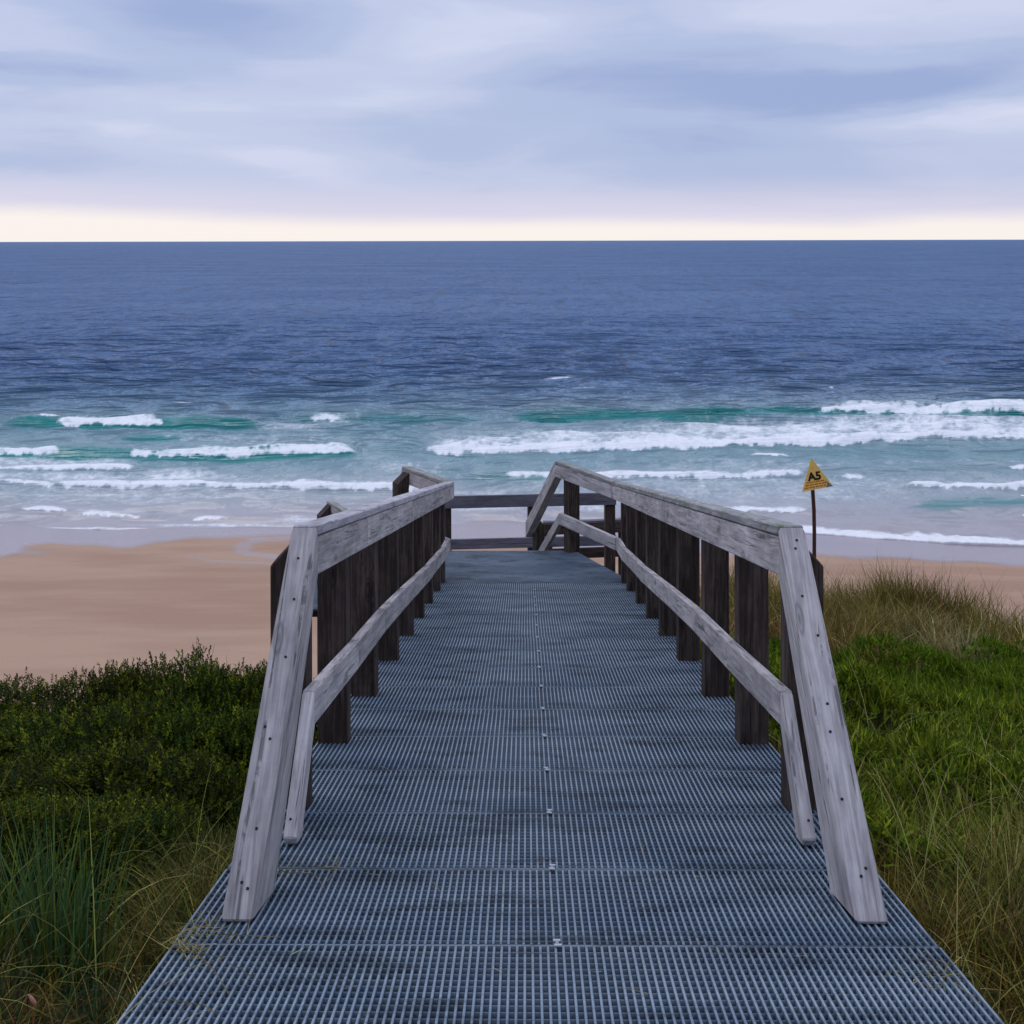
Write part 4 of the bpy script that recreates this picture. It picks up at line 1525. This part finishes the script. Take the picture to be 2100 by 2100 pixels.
def build_shrubs():
    cols = [(70, 84, 18), (92, 104, 20), (48, 62, 18), (116, 120, 30), (44, 64, 26), (34, 46, 18)]
    wts = [3, 1.8, 3, 0.8, 1.2, 2.4]
    var = []
    for s in range(4):
        V, Q, C, S, up = leaf_cloud(100 + s, 0.72, 0.72, 0.80, 3300, 12, 0.0115, 0.020, cols, wts)
        mf = mesh_np('foliage', V, Q, {'col': C})
        mf.materials.append(M_LEAF)
        ms = stems_mesh('stems', S, 0.8, 200 + s)
        ms.materials.append(M_TWIG)
        mt = tops_mesh('seed_spikes', S, up, 300 + s)
        mt.materials.append(M_LEAF)
        var.append((mf, ms, mt))
    # crowns given by where they stand: x, distance, height of the crown top
    spots = []
    for (px, d, ptop, sc) in [
        # skyline row
        (-170, 9.6, 1420, 1.0), (-20, 9.2, 1402, 1.0), (105, 9.4, 1392, 1.0), (215, 9.0, 1372, 1.0), (330, 9.3, 1362, 0.95),
        (392, 9.0, 1344, 0.95), (470, 9.2, 1362, 0.95), (545, 9.0, 1372, 0.95), (620, 8.7, 1400, 0.85),
        # second row
        (-190, 7.9, 1510, 1.0), (-40, 8.0, 1478, 1.0), (80, 8.1, 1466, 1.0), (190, 7.7, 1450, 1.0), (300, 7.9, 1440, 0.95), (400, 7.6, 1448, 0.95),
        (500, 7.7, 1462, 0.85),
        # third row
        (-150, 6.7, 1590, 1.0), (0, 6.8, 1566, 0.95), (130, 6.6, 1550, 0.95), (255, 6.7, 1540, 0.95), (370, 6.4, 1552, 0.85), (440, 6.6, 1570, 0.7),
        # front row
        (-130, 5.7, 1700, 0.95), (20, 5.7, 1668, 0.9), (150, 5.6, 1660, 0.85), (270, 5.5, 1655, 0.8), (355, 5.5, 1690, 0.6),
        (60, 4.85, 1722, 0.72), (200, 4.8, 1730, 0.66), (-90, 4.8, 1745, 0.75), (320, 4.85, 1765, 0.5), (120, 4.3, 1815, 0.5), (10, 4.3, 1830, 0.5),
    ]:
        spots.append((px, d, ptop, sc))
    rows = {0: 'skyline row', 1: 'second row', 2: 'third row', 3: 'front row'}
    ords = ['first', 'second', 'third', 'fourth', 'fifth', 'sixth', 'seventh', 'eighth', 'ninth', 'tenth', 'eleventh']
    starts = [0, 9, 16, 22, 33]
    order = [sorted(range(a, b), key=lambda j: spots[j][0]) for a, b in zip(starts[:-1], starts[1:])]
    for i, (px, d, ptop, sc) in enumerate(spots):
        row = 0 if i < 9 else 1 if i < 16 else 2 if i < 22 else 3
        top = at_d(px, ptop, d)
        X, Y = top[0], top[1]
        g = float(terrain(X, Y))
        mf, ms, mt = var[i % 4]
        hz = max(0.45, (top[2] - g) / 0.98)
        root = thing('heath_shrub', 'dense green shrub, %s from the left in the %s of the thicket' % (ords[order[row].index(i)], rows[row]), 'shrub',
                     (X, Y, g - 0.03), 'shrubs of the thicket left of the ramp')
        root.rotation_euler = (0, 0, random.uniform(0, 6.28))
        q = hz / 0.80
        root.scale = (sc * random.uniform(0.92, 1.08), sc * random.uniform(0.92, 1.08), q)
        for nm, me in (('foliage', mf), ('stems', ms), ('seed_spikes', mt)):
            if nm == 'seed_spikes' and row > 0:
                continue
            o = bpy.data.objects.new(nm, me)
            COL.objects.link(o)
            o.parent = root
            o['kind'] = 'stuff'


build_shrubs()


def build_tussocks():
    # tall blue green tussocks bottom left
    def tussock(px, pyb, d, n, h, w_, cols, label, sp=0.07, lean=0.35, bend=0.8, seg=6, grp=None):
        p = at_d(px, pyb, d)
        z = float(terrain(p[0], p[1]))
        loc = (p[0], p[1], z)
        root = thing('grass_tussock', label, 'tussock', loc, grp)
        r = np.abs(RNG.normal(0, sp, n))
        a = RNG.uniform(0, 6.28, n)
        pos = np.stack([r * np.cos(a), r * np.sin(a), np.full(n, -0.03)], 1)
        V, Q, C = blades(pos, RNG.uniform(0.55, 1.0, n) * h, RNG.uniform(0.7, 1.2, n) * w_, RNG.uniform(0, lean, n), a + RNG.normal(0, 0.6, n),
                         RNG.uniform(0.05, bend, n), palette(n, cols), seg)
        me = mesh_np('blades', V, Q, {'col': C})
        tag(link_obj('blades', me, M_GRASS, root), kind='stuff')
        return root
    bl = [(72, 104, 66), (60, 90, 54), (90, 118, 60), (104, 122, 46)]
    tussock(108, 1905, 3.7, 110, 0.60, 0.0085, bl, 'tall upright blue green grass tussock at the lower left before the shrubs', 0.06, 0.25, 0.5)
    tussock(172, 1900, 3.7, 70, 0.50, 0.0085, bl, 'smaller upright green tussock right of the tall blue green one', 0.05, 0.25, 0.5)
    tussock(-10, 1880, 3.7, 80, 0.50, 0.0085, bl, 'green tussock cut by the left edge of the picture', 0.06, 0.3, 0.5)
    br = [(98, 78, 38), (118, 96, 50), (80, 66, 32), (92, 88, 40)]
    tussock(1852, 1215, 12.6, 420, 0.58, 0.009, br, 'taller brown dune grass clump standing on the right skyline', 0.20, 0.4, 0.7, 5)
    tussock(1925, 1235, 12.2, 380, 0.54, 0.009, br, 'brown dune grass clump just right of the tallest one on the crest', 0.20, 0.45, 0.8, 5)
    st = [(168, 150, 96), (146, 130, 78), (120, 104, 60)]
    tussock(2075, 1780, 4.6, 240, 0.42, 0.004, st, 'pale straw coloured grass clump at the right edge of the picture', 0.12, 0.7, 1.6)
    tussock(2040, 1915, 4.0, 200, 0.34, 0.004, st, 'straw tuft low on the right bank near the ramp edge', 0.10, 0.8, 1.8)
    tussock(1880, 1290, 10.6, 260, 0.45, 0.008, [(176, 172, 126), (150, 146, 98)], 'pale bleached grass clump on the slope below the right crest', 0.22, 0.8, 1.4)
    tussock(1965, 1310, 10.0, 220, 0.40, 0.008, [(170, 164, 116), (140, 134, 86)], 'second bleached clump lower to the right on the slope', 0.2, 0.8, 1.4)
    tussock(440, 1760, 4.5, 300, 0.40, 0.0042, [(100, 98, 50), (120, 114, 66), (80, 84, 40)], 'soft drooping olive grass clump hugging the left end brace', 0.07, 0.6, 2.2)
    # pink bud
    p = at_d(66, 2062, 3.05)
    root = thing('flower_bud', 'single pale pink pointed bud on a green stalk at the lower left corner', 'flower', tuple(p - np.array([0, 0, 0.22])))
    bm = bmesh.new()
    bmesh.ops.create_uvsphere(bm, u_segments=10, v_segments=8, radius=0.010)
    bmesh.ops.scale(bm, vec=(0.55, 0.55, 1.9), verts=bm.verts)
    for v in bm.verts:
        if v.co.z > 0:
            v.co.x *= 1 - v.co.z * 30
            v.co.y *= 1 - v.co.z * 30
    me = bpy.data.meshes.new('bud')
    bm.to_mesh(me)
    bm.free()
    o = link_obj('bud', me, mat_simple('pink_bud', lin(190, 132, 116), 0.7), root)
    o.location = (0, 0, 0.235)
    o.rotation_euler = (0.2, -0.5, 0)
    V, Q, C = blades(np.array([[0.0, 0, 0]]), np.array([0.24]), np.array([0.009]), np.array([0.0]), np.array([0.0]), np.array([0.06]),
                     np.array([lin(150, 84, 50)[:3]]), 4)
    link_obj('stalk', mesh_np('stalk', V, Q, {'col': C}), M_GRASS, root)


build_tussocks()


def build_litter():
    # dry stalks that have fallen over the deck edge
    Vs = []
    def stalk(pts, r=0.0013):
        V, Q = [], []
        for p in pts:
            for k in range(3):
                V.append(np.array(p) + r * np.array([math.cos(k * 2.094), 0, math.sin(k * 2.094)]))
        for i in range(len(pts) - 1):
            for k in range(3):
                Q.append([i * 3 + k, i * 3 + (k + 1) % 3, i * 3 + 3 + (k + 1) % 3, i * 3 + 3 + k])
        V = np.array(V)
        return V, np.array(Q), np.repeat(np.array([lin(176, 160, 104)[:3]]) * random.uniform(0.6, 1.1), len(V), 0)

    def ondeck(px, py, lift=0.004):
        r = ray(px, py)
        # deck plane z = 10.663 - 0.1728 y
        t = (10.663 + lift - CAM[2] - 0.1728 * CAM[1]) / (r[2] + 0.1728 * r[1])
        return CAM + r * t
    lines = [[(330, 1925), (420, 1915), (500, 1918), (575, 1922)], [(560, 1785), (600, 1790), (645, 1792), (665, 1822)],
             [(410, 1960), (440, 1990), (470, 2040)], [(470, 1975), (490, 1985), (520, 2005)], [(350, 1950), (420, 1958), (460, 1962)],
             [(330, 1938), (385, 1905), (430, 1898)], [(405, 1870), (425, 1896), (440, 1908)],
             [(540, 1800), (620, 1775), (690, 1780)], [(1905, 1905), (1930, 1925), (1950, 1950)], [(1950, 2010), (1990, 2040), (2010, 2060)],
             [(300, 2060), (350, 2050), (420, 2062), (445, 2080)]]
    for i, l in enumerate(lines):
        pts = [ondeck(x, y, 0.004 + 0.012 * math.sin(3.1 * k / (len(l) - 1))) for k, (x, y) in enumerate(l)]
        V, Q, C = stalk(pts)
        Vs.append((V, Q, C))
    V, Q, C = merge(Vs)
    # loose short straw near the left edge and by the feet
    n = 260
    px = np.concatenate([RNG.normal(400, 45, 130), RNG.normal(1930, 40, 50), RNG.normal(640, 60, 40), RNG.uniform(500, 1700, 40)])
    py = np.concatenate([RNG.normal(1930, 22, 130), RNG.normal(1995, 22, 50), RNG.normal(1782, 10, 40), RNG.uniform(1500, 2080, 40)])
    P = np.array([ondeck(a, b, 0.003) for a, b in zip(px, py)])
    ok = np.abs(P[:, 0]) < 1.06
    P = P[ok]
    n = len(P)
    B = blades(P, RNG.uniform(0.02, 0.10, n), np.full(n, 0.0022), RNG.uniform(1.2, 1.5, n), RNG.uniform(0, 6.28, n), RNG.uniform(0, 0.2, n),
               palette(n, [(176, 160, 104), (140, 120, 74), (110, 116, 60)]), 2)
    V, Q, C = merge([(V, Q, C), B])
    o = link_obj('dry_straw', mesh_np('dry_straw', V, Q, {'col': C}), M_GRASS)
    tag(o, 'loose dry straw lying on the grating near its left and right edges', 'straw', kind='stuff')


build_litter()
